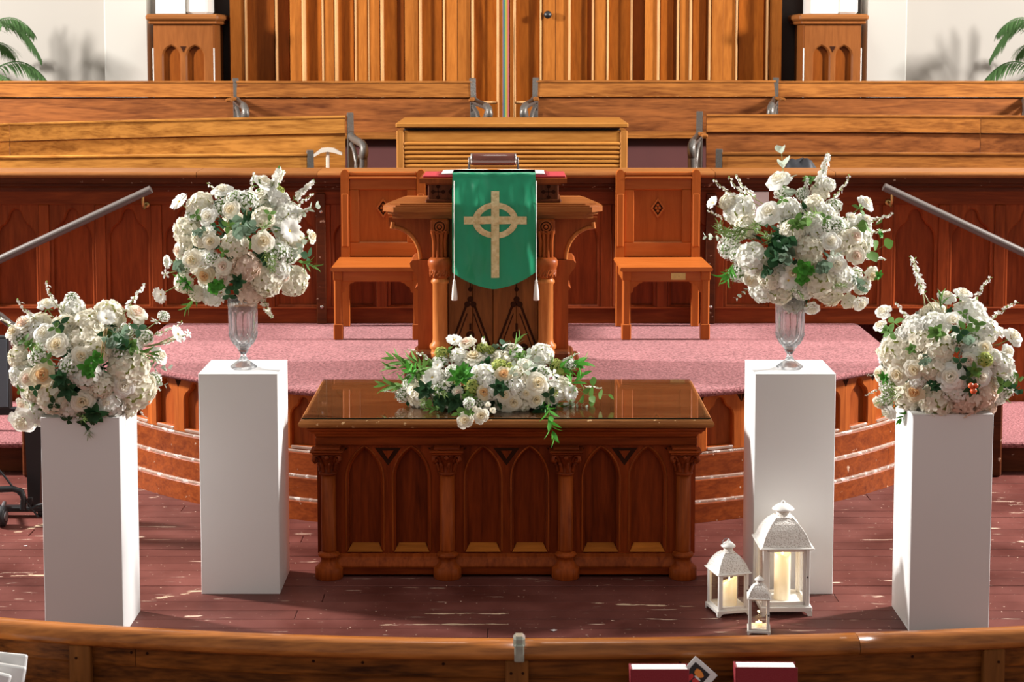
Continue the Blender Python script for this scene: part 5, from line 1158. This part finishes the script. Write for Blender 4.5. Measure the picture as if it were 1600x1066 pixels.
GOR = [('mwhorl',1463,520,34),('leaf',1508,514,32),('leaf',1520,504,26),('leaf',1529,506,26),('dleaf',1500,520,30),('leaf',1395,503,34),('leaf',1390,520,28),('mwhorl',1385,516,24),('mwhorl',1523,580,28),('dleaf',1500,566,24),('dwhorl',1520,605,30),('leaf',1568,602,32),('leaf',1592,594,30),('eud',1580,600,40),('blng',1405,652,40),('fern',1389,615,60),('fern',1395,605,50),('euc',1445,561,34),('whorl',1382,590,24),('fern',1575,620,50),('twig',1417,404,80),('twig',1440,402,84),('twig',1556,438,74),('twig',1594,478,76),('twig',1402,472,60),('twig',1354,582,34),('twig',1352,618,30),('lng',1470,470,36),('dleaf',1512,590,24),('mwhorl',1424,545,20),('dwhorl',1462,605,20),('lime',1540,562,20),('leaf',1505,489,22),('euc',1510,530,40),('fern',1385,650,40)]
HTB = [('rose_b',730,538,26),('rose_i',740,561,34),('rose_w',799,549,30),('rose_p',787,586,24),('rose_i',839,600,34),('rose_i',837,624,26),('rose_c',802,627,26),('rose_c',787,616,26),('rose_p',756,613,22),('rose_b',716,613,18),('bud',761,634,14),('rose_w',821,573,26),('bud',703,599,16),('rose_w',655,616,18),
 ('cos',710,535,26),('cos',677,592,30),('cos',841,565,30),('cos',763,558,26),('cos',888,612,24),('star',863,588,22),('star',888,627,22),('cos',685,574,18),('hyd',717,553,30),('hyd',754,583,34),('hyd',848,548,34),('hyd',762,597,26),('hyd',805,606,28),('lime',689,548,20),('lime',754,541,18),('lime',767,545,16),('lime',780,568,22),('lime',738,606,24),('lime',799,574,22),('lime',874,570,26),('lime',865,613,18),('gyp',636,600,26),('gyp',626,620,22),('gyp',688,560,24),('gyp',705,578,22),('gyp',700,630,22),('gyp',750,630,24),('gyp',735,635,22),('gyp',660,580,20),('gyp',640,588,18),('hyd',770,612,26),('hyd',820,635,20),('gyp',890,565,22),('gyp',850,580,24),('hyd',810,560,24),('rose_i',822,615,18),('rose_p',860,566,14)]
GTB = [('whorl',719,588,44),('whorl',722,582,36),('rnd',674,629,34),('leaf',688,622,30),('eud',782,538,50),('euc',778,545,44),('lng',812,530,46),('leaf',822,552,26),('mwhorl',812,556,22),('eup',821,578,56),('eup',818,568,44),('eup',802,585,40),('blng',904,575,66),('blng',910,566,60),('blng',898,590,50),('rnd',922,600,44),('rnd',921,625,40),('rnd',912,612,40),('eup',915,635,30),('rnd',950,620,40),('twig',940,610,40),('blng',864,646,36),('blng',850,640,30),('lng',602,596,60),('lng',610,578,60),('lng',618,555,66),('lng',645,560,56),('lng',652,580,50),('blng',640,585,50),('fern',690,610,44),('dwhorl',690,625,36),('dwhorl',665,610,34),('dwhorl',710,628,36),('dwhorl',845,640,28),('euc',622,622,34),('twig',600,612,30),('twig',740,522,46),('spk',760,528,44),('bud',804,517,1),('twig',635,552,50),('leaf',735,625,22),('mwhorl',730,620,22),('dwhorl',780,605,30),('dleaf',860,618,26),('lng',885,640,36),('leaf',700,545,20),('twig',905,552,40),('fern',660,625,40),('eud',640,630,36),('lng',680,635,34)]
HOL = [h for h in HOL if h[3] > 5]; GTB = [g for g in GTB if g[3] > 5]
def ctr_at(u, v, Y): return at(u, v, Y)
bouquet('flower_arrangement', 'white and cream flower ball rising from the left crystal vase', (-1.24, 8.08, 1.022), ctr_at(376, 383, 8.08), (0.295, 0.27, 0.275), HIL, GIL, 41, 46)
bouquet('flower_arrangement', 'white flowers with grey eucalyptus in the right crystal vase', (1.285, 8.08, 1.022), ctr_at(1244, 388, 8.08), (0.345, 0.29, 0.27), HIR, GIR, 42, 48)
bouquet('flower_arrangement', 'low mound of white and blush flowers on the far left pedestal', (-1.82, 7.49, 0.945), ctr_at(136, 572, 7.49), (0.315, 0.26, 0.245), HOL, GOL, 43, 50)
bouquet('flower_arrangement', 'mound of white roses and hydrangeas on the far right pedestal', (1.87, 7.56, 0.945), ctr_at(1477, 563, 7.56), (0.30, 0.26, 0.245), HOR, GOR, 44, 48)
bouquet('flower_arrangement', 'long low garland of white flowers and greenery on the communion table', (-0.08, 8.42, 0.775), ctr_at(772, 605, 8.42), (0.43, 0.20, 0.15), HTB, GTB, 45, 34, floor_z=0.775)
roots = [o for o in C.objects if o.name.startswith('flower_arrangement')]
# hidden supports: foam block under the mounds
for r_, zc in ((roots[2], 0), (roots[3], 0)):
    MB().box(-0.10, 0.10, -0.10, 0.10, 0.0, 0.10, c=0.01).build('floral_foam', M['l_dark'], r_)
MB().box(-0.30, 0.30, -0.07, 0.09, 0.0, 0.06, c=0.01).build('floral_foam', M['l_dark'], roots[4])
# skewer and berries
rg = random.Random(5)
for key, u, v, s in (('rose_i', 726, 657, 25), ('rose_i', 751, 650, 24), ('bud', 770, 641, 15), ('bud', 742, 639, 13), ('leaf', 716, 646, 20), ('blng', 864, 648, 34), ('leaf', 736, 646, 20), ('bud', 762, 632, 13), ('leaf', 726, 640, 24), ('gyp', 733, 630, 16), ('euc', 745, 628, 24)):
    p = at(u, v, 8.065); sz = s/2/F*8.1; nn = Vector((rg.uniform(-.2, .2), -1, 0.25)).normalized()
    if key == 'euc': continue
    if key == 'blng': place(roots[4], key, p+Vector((-0.02, 0, 0.06)), (0.25, -0.25, -1), s/F*8.1*1.6, rg)
    else:
        place(roots[4], key, p, nn, sz*1.15, rg)
p0, p1 = at(157, 558, 7.24) - roots[2].location, at(164, 514, 7.26) - roots[2].location
MB().tube([p0, p1], 0.0035, 6).build('skewer', M['bamboo'], roots[2]); MB().tube([p0+Vector((0.012, 0, 0)), p1+Vector((0.009, 0, 0.004))], 0.0025, 6).build('skewer', M['bamboo'], roots[2])
for u, v, s in ((1517, 603, 10), (1521, 611, 11), (1525, 603, 8)):
    p = at(u, v, 7.235) - roots[3].location; r = s/2/F*7.3
    MB().lathe([(0, -r), (r*.7, -r*.7), (r, 0), (r*.7, r*.7), (0, r)], 12, p).build('berry', M['berry'], roots[3])

# ------------------------------------------------------------------ cut crystal vases
def vase(x, y, z, label):
    t = thing('crystal_vase', label, 'vase', (x, y, z))
    H = 0.335
    def flute(a, zz): return 1 + (-0.07*abs(math.sin(a*6))**3 if 0.16 < zz < 0.27 else 0.03*math.sin(a*24)*(1 if zz > 0.27 else 0.6) )
    prof = [(0.058, 0.0), (0.063, 0.004), (0.060, 0.012), (0.040, 0.026), (0.022, 0.040), (0.014, 0.054), (0.013, 0.066), (0.020, 0.076), (0.024, 0.082), (0.022, 0.088)]
    mb = MB(); mb.lathe([(0.0, 0.0)] + prof, 8, rfun=lambda a, zz: 1, smooth=False)
    mb.lathe([(0.022, 0.088), (0.0, 0.0885)], 8, smooth=False); mb.build('foot', M['crystal'], t)
    n = 24; out = [(0.0, 0.088), (0.024, 0.089), (0.034, 0.10), (0.044, 0.115), (0.054, 0.132), (0.061, 0.150), (0.066, 0.172), (0.067, 0.19), (0.0675, 0.22), (0.068, 0.26), (0.068, 0.275), (0.070, 0.30), (0.070, H)]
    inn = [(0.064, H), (0.063, 0.28), (0.061, 0.19), (0.054, 0.155), (0.040, 0.125), (0.022, 0.108), (0.0, 0.104)]
    mb = MB(); mb.lathe(out, n, rfun=lambda a, zz: 1 - (0.075 if (0.12 < zz < 0.275 and int(round(a/(2*PI/n))) % 2) else 0.0), smooth=False); mb.lathe(inn, n); mb.build('bowl', M['crystal'], t)
    # diamond cutting as raised lattice on the lower bowl
    mb = MB()
    for k in range(14):
        for s_ in (-1, 1):
            a0 = 2*PI*k/14; pts = []
            for j in range(7):
                tt = j/6; zz = 0.112 + 0.055*tt; rr = 0.0425 + (0.0645-0.0425)*math.sin(tt*PI/2) + 0.001
                a = a0 + s_*tt*2*PI/14*1.6; pts.append((rr*math.cos(a), rr*math.sin(a), zz))
            mb.tube(pts, 0.0024, 4, cap=False)
    mb.build('cut_lattice', M['crystal'], t)
    return t
vase(-1.238, 8.05, 1.023, 'cut crystal footed vase on the left tall pedestal')
vase(1.28, 8.05, 1.023, 'cut crystal footed vase on the right tall pedestal')

# ------------------------------------------------------------------ lanterns and candles
def lantern(x, y, rz, W, Hb, Hr, Ht, label, ring=False, door=True):
    """W body width, Hb height to the eave, Hr roof rise, Ht total height"""
    t = thing('lantern', label, 'lantern', (x, y, 0), rz); h = W/2
    pw = W*0.085; zb = W*0.20; ft = W*0.10
    mb = MB(); mb.box(-h*1.10, h*1.10, -h*1.10, h*1.10, ft, zb, c=W*0.01); mb.box(-h*1.03, h*1.03, -h*1.03, h*1.03, zb, zb+W*0.02, c=W*0.005); mb.build('base', M['white_metal'], t)
    for sx in (-1, 1):
        for sy in (-1, 1):
            mb = MB(); e = h*1.10
            a = [(e, ft), (e-W*0.17, ft), (e-W*0.13, ft*0.72), (e-W*0.10, ft*0.3), (e-W*0.09, 0), (e, 0)]
            mb.prism([(sx*p, q) for p, q in a], sy*e-(W*0.03 if sy > 0 else 0), sy*e+(W*0.03 if sy < 0 else 0))
            mb.prism([(sy*p, q) for p, q in a], 0, W*0.03, tf=lambda p: Vector((sx*e - sx*p.y, p.x, p.z)))
            mb.build('foot', M['white_metal'], t)
            MB().box(sx*h-pw/2-sx*pw/2, sx*h+pw/2-sx*pw/2, sy*h-pw/2-sy*pw/2, sy*h+pw/2-sy*pw/2, zb+W*0.02, Hb, c=W*0.008).build('corner_post', M['white_metal'], t)
    z0, z1 = zb+W*0.02, Hb
    for k in range(4):
        R = Matrix.Rotation(PI/2*k, 3, 'Z'); fw = W*0.055 if k else W*0.075
        a = h-pw; yf = -h+pw*0.3
        mb = MB()
        for q in ((-a, a, z0, z0+fw), (-a, a, z1-fw, z1), (-a, -a+fw*0.8, z0, z1), (a-fw*0.8, a, z0, z1)):
            mb.box(q[0], q[1], yf, yf+pw*0.45, q[2], q[3], c=W*0.006, rot=R, org=(0, 0, 0))
        fr_ = mb.build('door_frame' if k == 0 else 'side_frame', M['white_metal'], t)
        mb = MB(); mb.box(-a+fw*0.6, a-fw*0.6, yf+pw*0.2, yf+pw*0.26, z0+fw*0.6, z1-fw*0.6, c=0, rot=R, org=(0, 0, 0)); mb.build('glass_pane', M['pane'], fr_)
    MB().lathe([(0.004, 0), (0.004, 0.006), (0.0, 0.007)], 8, (h-pw*0.6, -h+pw*0.2, (z0+z1)/2), axis='Y').build('latch', M['dark_metal'], t)
    e = h*1.16
    mb = MB(); mb.box(-e, e, -e, e, Hb, Hb+W*0.03, c=W*0.012); mb.build('eave', M['white_metal'], t)
    prof = [(1.06, 0.0), (1.0, 0.10), (0.95, 0.22), (0.86, 0.42), (0.73, 0.62), (0.58, 0.80), (0.42, 0.93), (0.34, 1.0)]
    zr = Hb+W*0.03; mb = MB(); prev = None
    for k in range(4):
        R = Matrix.Rotation(PI/2*k, 3, 'Z'); vs = []
        for w_, q in prof:
            for i in range(5): vs.append(R @ Vector(((i/4-0.5)*2*h*w_, -h*w_, zr+Hr*q)))
        mb.add(vs, [(j*5+i, j*5+i+1, (j+1)*5+i+1, (j+1)*5+i) for j in range(len(prof)-1) for i in range(4)], False)
    mb.build('pierced_roof', M['pierced'], t)
    for k in range(4):
        R = Matrix.Rotation(PI/2*k, 3, 'Z'); MB().tube([R @ Vector((h*w_, -h*w_, zr+Hr*q)) for w_, q in prof], W*0.010, 5).build('roof_rib', M['white_metal'], t)
    zt = zr+Hr; nk = (Ht-zt)
    mb = MB(); mb.lathe([(h*0.42, zt-0.002), (h*0.36, zt+nk*0.02), (h*0.30, zt+nk*0.05), (h*0.29, zt+nk*0.38)], 18); mb.build('neck', M['pierced'], t)
    mb = MB(); mb.lathe([(h*0.28, zt+nk*0.36), (h*0.46, zt+nk*0.42), (h*0.48, zt+nk*0.47), (h*0.40, zt+nk*0.58), (h*0.24, zt+nk*0.76), (h*0.10, zt+nk*0.84), (h*0.07, zt+nk*0.87), (h*0.09, zt+nk*0.92), (h*0.05, Ht-0.001), (0, Ht)], 18); mb.build('cap', M['white_metal'], t)
    if ring:
        rr = h*0.30; mb = MB(); mb.tube([(-h*0.12+rr*math.cos(a)*0.9, 0, Ht-rr*0.75+rr*math.sin(a)) for a in [2*PI*i/20 for i in range(21)]], W*0.012, 6); mb.build('ring', M['grey_metal'], t)
    return t, z0
def candle(x, y, z, r, h, tilt, label, power, rz=0):
    t = thing('candle', label, 'candle', (x, y, z), rz); n = 28
    mb = MB(); vs = []
    rings = [(r, 0.0), (r, 0.02), (r, h*0.4), (r, h*0.75), (r, 1.0), (r*0.93, 1.004), (r*0.80, 0.985), (r*0.55, 0.93), (0.0, 0.92)]
    def rim(a): return h*(1 + tilt*math.cos(a+0.6) + 0.02*math.cos(3*a))
    for i, (rr, q) in enumerate(rings):
        for k in range(n):
            a = 2*PI*k/n; zt = q if i < 4 else rim(a)*min(q, 1.01) - (0.0 if i < 7 else tilt*h*0.0)
            vs.append((rr*math.cos(a), rr*math.sin(a), zt))
    fs = [(i*n+k, i*n+(k+1) % n, (i+1)*n+(k+1) % n, (i+1)*n+k) for i in range(len(rings)-1) for k in range(n)]
    mb.add(vs, fs, True); mb.add(vs[:n], [tuple(range(n))[::-1]]); 
    mb.build('wax', M['wax'], t)
    zf = h*0.93; fl_ = MB(); fl_.lathe([(0.001, zf), (r*0.10, zf+r*0.2), (r*0.12, zf+r*0.35), (r*0.06, zf+r*0.62), (0, zf+r*0.8)], 10); fl_.build('flame', M['flame'], t)
    ld = bpy.data.lights.new('candle_glow', 'POINT'); ld.energy = power; ld.color = (1.0, 0.62, 0.25); ld.shadow_soft_size = 0.006
    lo = bpy.data.objects.new('candle_glow', ld); C.objects.link(lo); lo.parent = t; lo.location = (0, -0.0, h*1.0 + r*1.4)
Yl = 7.70
W = 0.205; xl = 1.205
Hl = lambda v, Y: at(0, v, Y).z
lt, z0 = lantern(xl, Yl, math.radians(1.5), 0.207, Hl(858, 7.6), 0.115, Hl(782, 7.7), 'largest white lantern with a tall lit candle, in front of the right tall pedestal')
candle(xl, Yl, z0+0.001, 0.0365, 0.215, 0.06, 'tall ivory pillar candle lit inside the largest lantern', 0.5, 2.2)
Ym, xm = 7.66, 0.958
lm, z0m = lantern(xm, Ym, math.radians(15), 0.140, Hl(897, 7.6), 0.080, Hl(843, 7.66), 'medium white lantern with a short glowing candle and a wire ring on top', ring=True)
candle(xm+0.006, Ym, z0m+0.001, 0.034, 0.112, 0.13, 'short ivory candle glowing inside the medium lantern', 0.5, 0.2)
Ys, xs_ = 7.385, 1.058
ls, z0s = lantern(xs_, Ys, math.radians(-7), 0.089, Hl(937, 7.34), 0.052, Hl(899, 7.385), 'smallest white lantern with a tealight, in front of the two bigger ones')
candle(xs_, Ys, z0s+0.001, 0.015, 0.022, 0.02, 'tiny tealight flickering inside the smallest lantern', 0.12)

# ------------------------------------------------------------------ front pew with its book rack
def fy(x): return 5.255 + (0.075 if x < 0 else 0.045)*x*x
fp = thing('front_pew', 'curved brown wooden pew back running across the bottom foreground', 'pew', (0, 5.25, -0.15))
ZT = 0.70+0.15
path = [(x/10, fy(x/10)-5.25) for x in range(-24, 25)]
def fsweep(nm, mt, prof, x0=-2.4, x1=2.4, n=24):
    p = [((x0+(x1-x0)*i/n), fy(x0+(x1-x0)*i/n)-5.25) for i in range(n+1)]
    return MB().sweep(p, prof).build(nm, M[mt], fp)
rail = [(-0.03, ZT-0.05), (0.045, ZT-0.05), (0.052, ZT-0.040), (0.050, ZT-0.024), (0.040, ZT-0.008), (0.022, ZT), (-0.012, ZT), (-0.028, ZT-0.010), (-0.036, ZT-0.03)]
for a, b in ((-2.4, px(812, 5.2)-0.001), (px(812, 5.2)+0.001, px(1355, 5.25)-0.001), (px(1355, 5.25)+0.0005, 2.4)):
    p = [((a+(b-a)*i/14), fy(a+(b-a)*i/14)-5.25) for i in range(15)]
    mb = MB(); mb.sweep(p, rail, True); mb.build('top_rail', M['front_pew_top'], fp)
fsweep('back_board', 'front_pew', [(-0.01, ZT-0.115), (0.020, ZT-0.115), (0.022, ZT-0.108), (0.022, ZT-0.05), (-0.01, ZT-0.05)], -2.4, px(190, 5.25))
fsweep('back_board', 'front_pew', [(-0.01, ZT-0.115), (0.020, ZT-0.115), (0.022, ZT-0.108), (0.022, ZT-0.05), (-0.01, ZT-0.05)], px(191, 5.25), 2.4)
fsweep('back_board', 'front_pew', [(-0.02, 0.40), (0.008, 0.40), (0.008, ZT-0.117), (-0.02, ZT-0.117)])
fsweep('back_board', 'front_pew', [(-0.03, 0.05), (-0.005, 0.05), (-0.005, 0.398), (-0.03, 0.398)])
fsweep('seat_board', 'front_pew', [(-0.42, 0.40), (-0.03, 0.40), (-0.03, 0.43), (-0.42, 0.43)])
for u in (96, 808, 1582):
    x = px(u, 5.22); y_ = fy(x)-5.25; sl = math.atan((0.15 if x < 0 else 0.09)*x)
    mb = MB(); mb.box(-0.035, 0.035, -0.045, -0.02, 0.05, ZT-0.051, c=0.004); mb.build('batten', M['front_pew_z'], fp, (x, y_, 0), sl)
    for dx in (-0.018, 0.018):
        for dz in (0.09, 0.17): MB().lathe([(0.0045, 0), (0.004, 0.0015), (0, 0.002)], 8, (x+dx, y_-0.0455, ZT-dz), axis='Y').build('screw', M['incise'], fp)
for u in (178, 205, 1450, 1070, 690, 560, 480):
    x = px(u, 5.22); MB().lathe([(0.005, 0), (0.0045, 0.001), (0, 0.0015)], 8, (x, fy(x)-5.25-0.0225, ZT-0.07), axis='Y').build('screw', M['incise'], fp)
# glassy clip standing on the rail joint
cl = thing('rail_clip', 'small greenish glass and metal clip straddling the front pew rail', 'clip', (px(812, 5.22), fy(0)-0.03, ZT-0.15))
p = at(812, 985, 5.22)
M['clipglass'] = plain('greenish clip glass', (0.32, 0.33, 0.26), 0.12, coat=1, var=0.3, bscale=60)
mb = MB(); mb.box(-0.019, 0.017, -0.028, 0.022, -0.012, 0.026, c=0.008); mb.box(-0.016, 0.014, -0.036, -0.024, -0.05, 0.004, c=0.005); mb.build('block', M['clipglass'], cl)
# rack shelf, hymnals, cards
MB().box(px(930, 5.1), px(1290, 5.1), -0.22, -0.04, 0.46, 0.475).build('book_rack', M['front_pew_z'], fp)
MB().box(px(930, 5.1), px(1290, 5.1), -0.232, -0.222, 0.46, 0.54).build('book_rack', M['front_pew_z'], fp)
MB().box(px(-160, 5.1), px(50, 5.1), -0.17, 0.0, 0.46, 0.475).build('book_rack', M['front_pew_z'], fp)
def hymnal(u0, u1, vt, Y, label, h=0.205, lean=0.12, th=0.060, rz=0):
    a = at(u0, vt, Y); b = at(u1, vt, Y); w_ = b.x-a.x
    t = thing('hymnal', label, 'book', ((a.x+b.x)/2, Y, a.z-h), rz, group=None); t.rotation_euler = (-lean*0.5, 0, rz)
    mb = MB(); mb.box(-w_/2, w_/2, -th/2, -th/2+0.003, 0, h+0.002, c=0.001); mb.box(-w_/2, w_/2, th/2-0.003, th/2, 0, h+0.003, c=0.001); mb.box(-w_/2-0.002, -w_/2+0.003, -th/2, th/2, 0, h+0.003, c=0.001); mb.build('cover', M['book_red'], t)
    mb = MB(); mb.box(-w_/2+0.004, w_/2-0.005, -th/2+0.0035, th/2-0.0035, 0.003, h+0.002, c=0.002); mb.build('pages', M['paper'], t)
hymnal(985, 1076, 1045, 5.12, 'dark red hymnal in the pew rack, left of the printed card', 0.20)
hymnal(1149, 1245, 1042, 5.12, 'dark red hymnal in the pew rack, right of the printed card', 0.20, rz=-0.02)
cdp = at(1098, 1058, 5.13)
cdo = thing('printed_card', 'white card with a black, orange and red print between the two red hymnals', 'card', (cdp.x, 5.15, 0.33)); cdo.rotation_euler = (0, math.radians(-40), 0)
# corners built about the card's own centre
cz = cdp.z-0.33
cdo.location = (cdp.x, 5.15, cdp.z); cdo.rotation_euler = (-0.1, math.radians(42), 0)
s_ = 0.052
MB().box(-s_, s_*0.72, -0.001, 0.001, -0.10, s_*0.55, c=0.0003).build('sheet', M['white_card'], cdo)
MB().box(-s_*0.78, s_*0.35, -0.0018, -0.0012, -0.09, s_*0.30, c=0).build('black_field', M['print_black'], cdo)
mb = MB(); mb.cur = 0
def blob(cx, cz_, rx, rz_, a0, n=16): return [(cx+math.cos(a)*rx*(1+0.12*math.sin(3*a+a0)), cz_+math.sin(a)*rz_*(1+0.1*math.cos(2*a+a0))) for a in [2*PI*i/n for i in range(n)]]
mb.prism(blob(-0.010, -0.004, 0.016, 0.011, 1), -0.0026, -0.0019); mb.cur = 1; mb.prism(blob(0.000, -0.028, 0.013, 0.010, 2), -0.0026, -0.0019); mb.prism(blob(-0.022, -0.030, 0.007, 0.014, 0.4), -0.0026, -0.0019)
mb.cur = 2; mb.prism(blob(-0.004, -0.017, 0.012, 0.003, 2.2), -0.003, -0.0026)
mb.build('emblem', [M['print_orange'], M['print_red'], M['white_card']], cdo)
# white booklets at the left edge
for k, (u0, u1, vt, dy, tl, lb) in enumerate(((-70, 43, 1012, 0.10, 0.10, 'rear white booklet slanting in the left pew rack'), (-70, 41, 1031, 0.06, 0.16, 'middle white booklet slanting in the left pew rack'), (-60, 18, 1044, 0.02, 0.25, 'front white booklet slanting in the left pew rack'))):
    a = at(u1, vt+12, 5.14+dy); w_ = at(u1, vt, 5.14).x-at(u0, vt, 5.14).x
    t = thing('booklet', lb, 'booklet', (a.x, 5.14+dy, a.z)); t.rotation_euler = (-0.15, tl, 0)
    B('cover', 'white_card', t, -w_, 0, -0.010, 0.010, -0.20, 0.0); B('pages', 'paper', t, -w_+0.002, -0.002, -0.0075, 0.0075, -0.198, 0.001)

# small paper scraps on the floor
for i, (u, v, s) in enumerate(((865, 985, 0.016), (40, 853, 0.010), (1545, 907, 0.008))):
    d = ray(u, v); p = Vector((0, 0, CAM_H)) + d*(-(CAM_H-0.002)/d.z)
    mb = MB(); mb.prism([(-s, 0), (s*.2, 0.4*s), (s, 0), (0, -0.6*s)], 0, 0.001, tf=lambda q: Vector((q.x, q.z*1.2, q.y)))
    tag(mb.build('paper_scrap', M['white_card'], None, p), ('tiny white paper scrap on the floor in front of the communion table', 'tiny white scrap on the floor left of the far left pedestal', 'tiny white scrap on the floor beside the far right pedestal')[i], 'scrap')

# ------------------------------------------------------------------ rolling screen stand at the left edge
Yv = 9.25
sx_ = px(-20, Yv)
vsn = thing('screen_stand', 'black rolling stand with a blue-grey screen at the left edge', 'stand', (sx_, Yv, 0))
a, b = at(-90, 526, 9.05), at(16, 640, 9.05)
def rel(p): return p - Vector((sx_, Yv, 0))
a, b = rel(a), rel(b)
MB().box(a.x, b.x, a.y, a.y+0.05, b.z, a.z, c=0.006).build('screen_frame', M['black'], vsn)
MB().box(a.x+0.012, b.x-0.010, a.y-0.003, a.y+0.002, b.z+0.014, a.z-0.012, c=0.001).build('screen', M['screen'], vsn)
t0, t1 = rel(at(40, 648, Yv)), rel(at(68, 648, Yv)); q0, q1 = rel(at(46, 795, Yv)), rel(at(64, 795, Yv))
mb = MB(); vs = [(t0.x, -0.03, t0.z), (t1.x, -0.03, t1.z), (t1.x, 0.03, t1.z), (t0.x, 0.03, t0.z), (q0.x, -0.022, q0.z), (q1.x, -0.022, q1.z), (q1.x, 0.022, q1.z), (q0.x, 0.022, q0.z)]
mb.add(vs, [(0, 1, 2, 3), (4, 7, 6, 5), (0, 4, 5, 1), (1, 5, 6, 2), (2, 6, 7, 3), (3, 7, 4, 0)]); mb.build('tapered_post', M['black'], vsn)
B('crossbar', 'black', vsn, a.x, t1.x, -0.02, 0.02, t0.z-0.0, t0.z+0.04)
g = lambda u, v, Y=9.1: rel(at(u, v, Y))
MB().tube([g(-60, 768), g(20, 764), g(34, 768), g(37, 780), g(36, 796)], 0.017, 8).build('bent_bracket', M['black'], vsn)
MB().tube([g(44, 779), g(50, 778), g(51, 790), g(45, 792), g(43, 784), g(44, 779)], 0.005, 6).build('hook', M['black'], vsn)
MB().tube([g(-10, 725), g(10, 748), g(22, 764), g(42, 785), g(60, 808)], 0.006, 6).build('cable', M['rubber'], vsn)
MB().tube([g(44, 797), g(60, 790), g(70, 788)], 0.008, 6).build('cable', M['rubber'], vsn)
wc = g(3, 800, 9.05); r_ = 0.052
MB().lathe([(r_*0.55, -0.018), (r_*0.9, -0.02), (r_, -0.012), (r_, 0.012), (r_*0.9, 0.02), (r_*0.55, 0.018)], 24, (wc.x, wc.y, r_+0.002), axis='X').build('wheel', M['rubber'], vsn)
MB().lathe([(r_*0.5, -0.024), (r_*0.52, 0.0), (r_*0.5, 0.024)], 16, (wc.x, wc.y, r_+0.002), axis='X').build('wheel_hub', M['grey_metal'], vsn)
MB().tube([(wc.x, wc.y, r_*1.9), (wc.x, wc.y+0.02, q0.z+0.05), (0.05, 0.0, q0.z+0.03)], 0.012, 8).build('wheel_fork', M['grey_metal'], vsn)
B('foot_bar', 'black', vsn, a.x, q1.x+0.03, -0.03, 0.03, 0.03, 0.055)
MB().lathe([(0.02, -0.012), (0.027, -0.012), (0.027, 0.012), (0.02, 0.012)], 16, (q1.x, 0, 0.028), axis='X').build('wheel', M['rubber'], vsn)

# ------------------------------------------------------------------ palms in the back corners
def frond_mesh(nm, L, seed, droop=0.9, up=0.9, ll=0.24):
    r = random.Random(seed); mb = MB(); n = 26
    def P(t): return Vector((L*t*(1-0.15*t), 0, L*(up*t - droop*t*t)))
    mb.tube([P(i/10) for i in range(11)], 0.006, 5, rfun=lambda t: 1.3-0.9*t)
    for k in range(n):
        t = 0.22 + 0.78*k/(n-1); p = P(t); tan = (P(min(1, t+0.02))-P(t-0.02)).normalized()
        for s_ in (-1, 1):
            side = Vector((0, s_, 0)); d = (tan*0.75 + side*0.75 + Vector((0, 0, -0.30 + r.uniform(-.1, .1)))).normalized()
            leafblade(mb, p, d, (0, 0, 1), ll*math.sin(PI*(0.22+0.68*t))*r.uniform(.85, 1.1), 0.015, 0.35, nseg=4, shape=.7)
    return mb.mesh(nm, M['palm'])
fm = [frond_mesh('palm frond a', 0.62, 1), frond_mesh('palm frond b', 0.55, 2, 1.2, 0.8), frond_mesh('palm frond c', 0.66, 3, 0.7, 0.9)]
def palm(x, y, zf, spec, label):
    t = thing('potted_palm', label, 'palm', (x, y, 1.38))
    MB().lathe([(0.0, 0.0), (0.14, 0.0), (0.18, 0.26), (0.19, 0.28), (0.17, 0.28), (0.16, 0.25), (0.0, 0.24)], 20).build('pot', M['white_stone'], t)
    mb = MB()
    for k in range(5): a = k*1.3; mb.tube([(0.04*math.cos(a), 0.04*math.sin(a), 0.24), (0.07*math.cos(a), 0.07*math.sin(a), 0.8), (0.10*math.cos(a), 0.10*math.sin(a), 1.5)], 0.012, 6)
    mb.build('stem', M['stem_mat'], t)
    for k, (az, z, m_, s) in enumerate(spec):
        o = link('frond', fm[m_], t, (0.05*math.cos(az), 0.05*math.sin(az), z-1.38)); o.rotation_euler = (0, 0, az); o.scale = (s, s, s)
xp = 4.50
fro = [(-0.15, 2.22, 0, 1.05), (-0.4, 2.06, 1, 1.0), (0.15, 1.98, 2, .95), (-0.75, 2.12, 0, 1.0), (-0.3, 2.60, 0, 0.95), (0.2, 2.62, 1, 1.0), (-0.9, 2.55, 2, .9), (-1.2, 2.3, 1, .9), (2.0, 2.2, 2, 1), (2.8, 2.3, 0, 1), (-2.2, 2.2, 1, 1), (4.6, 2.5, 2, 1), (1.2, 2.4, 0, .9), (-1.4, 2.5, 2, .8)]
palm(-xp, 14.9, 0, fro, 'green palm whose fronds droop into the top left corner')
palm(xp+0.06, 14.9, 0, [(PI-a, z, m_, s) for a, z, m_, s in fro], 'green palm whose fronds droop into the top right corner')
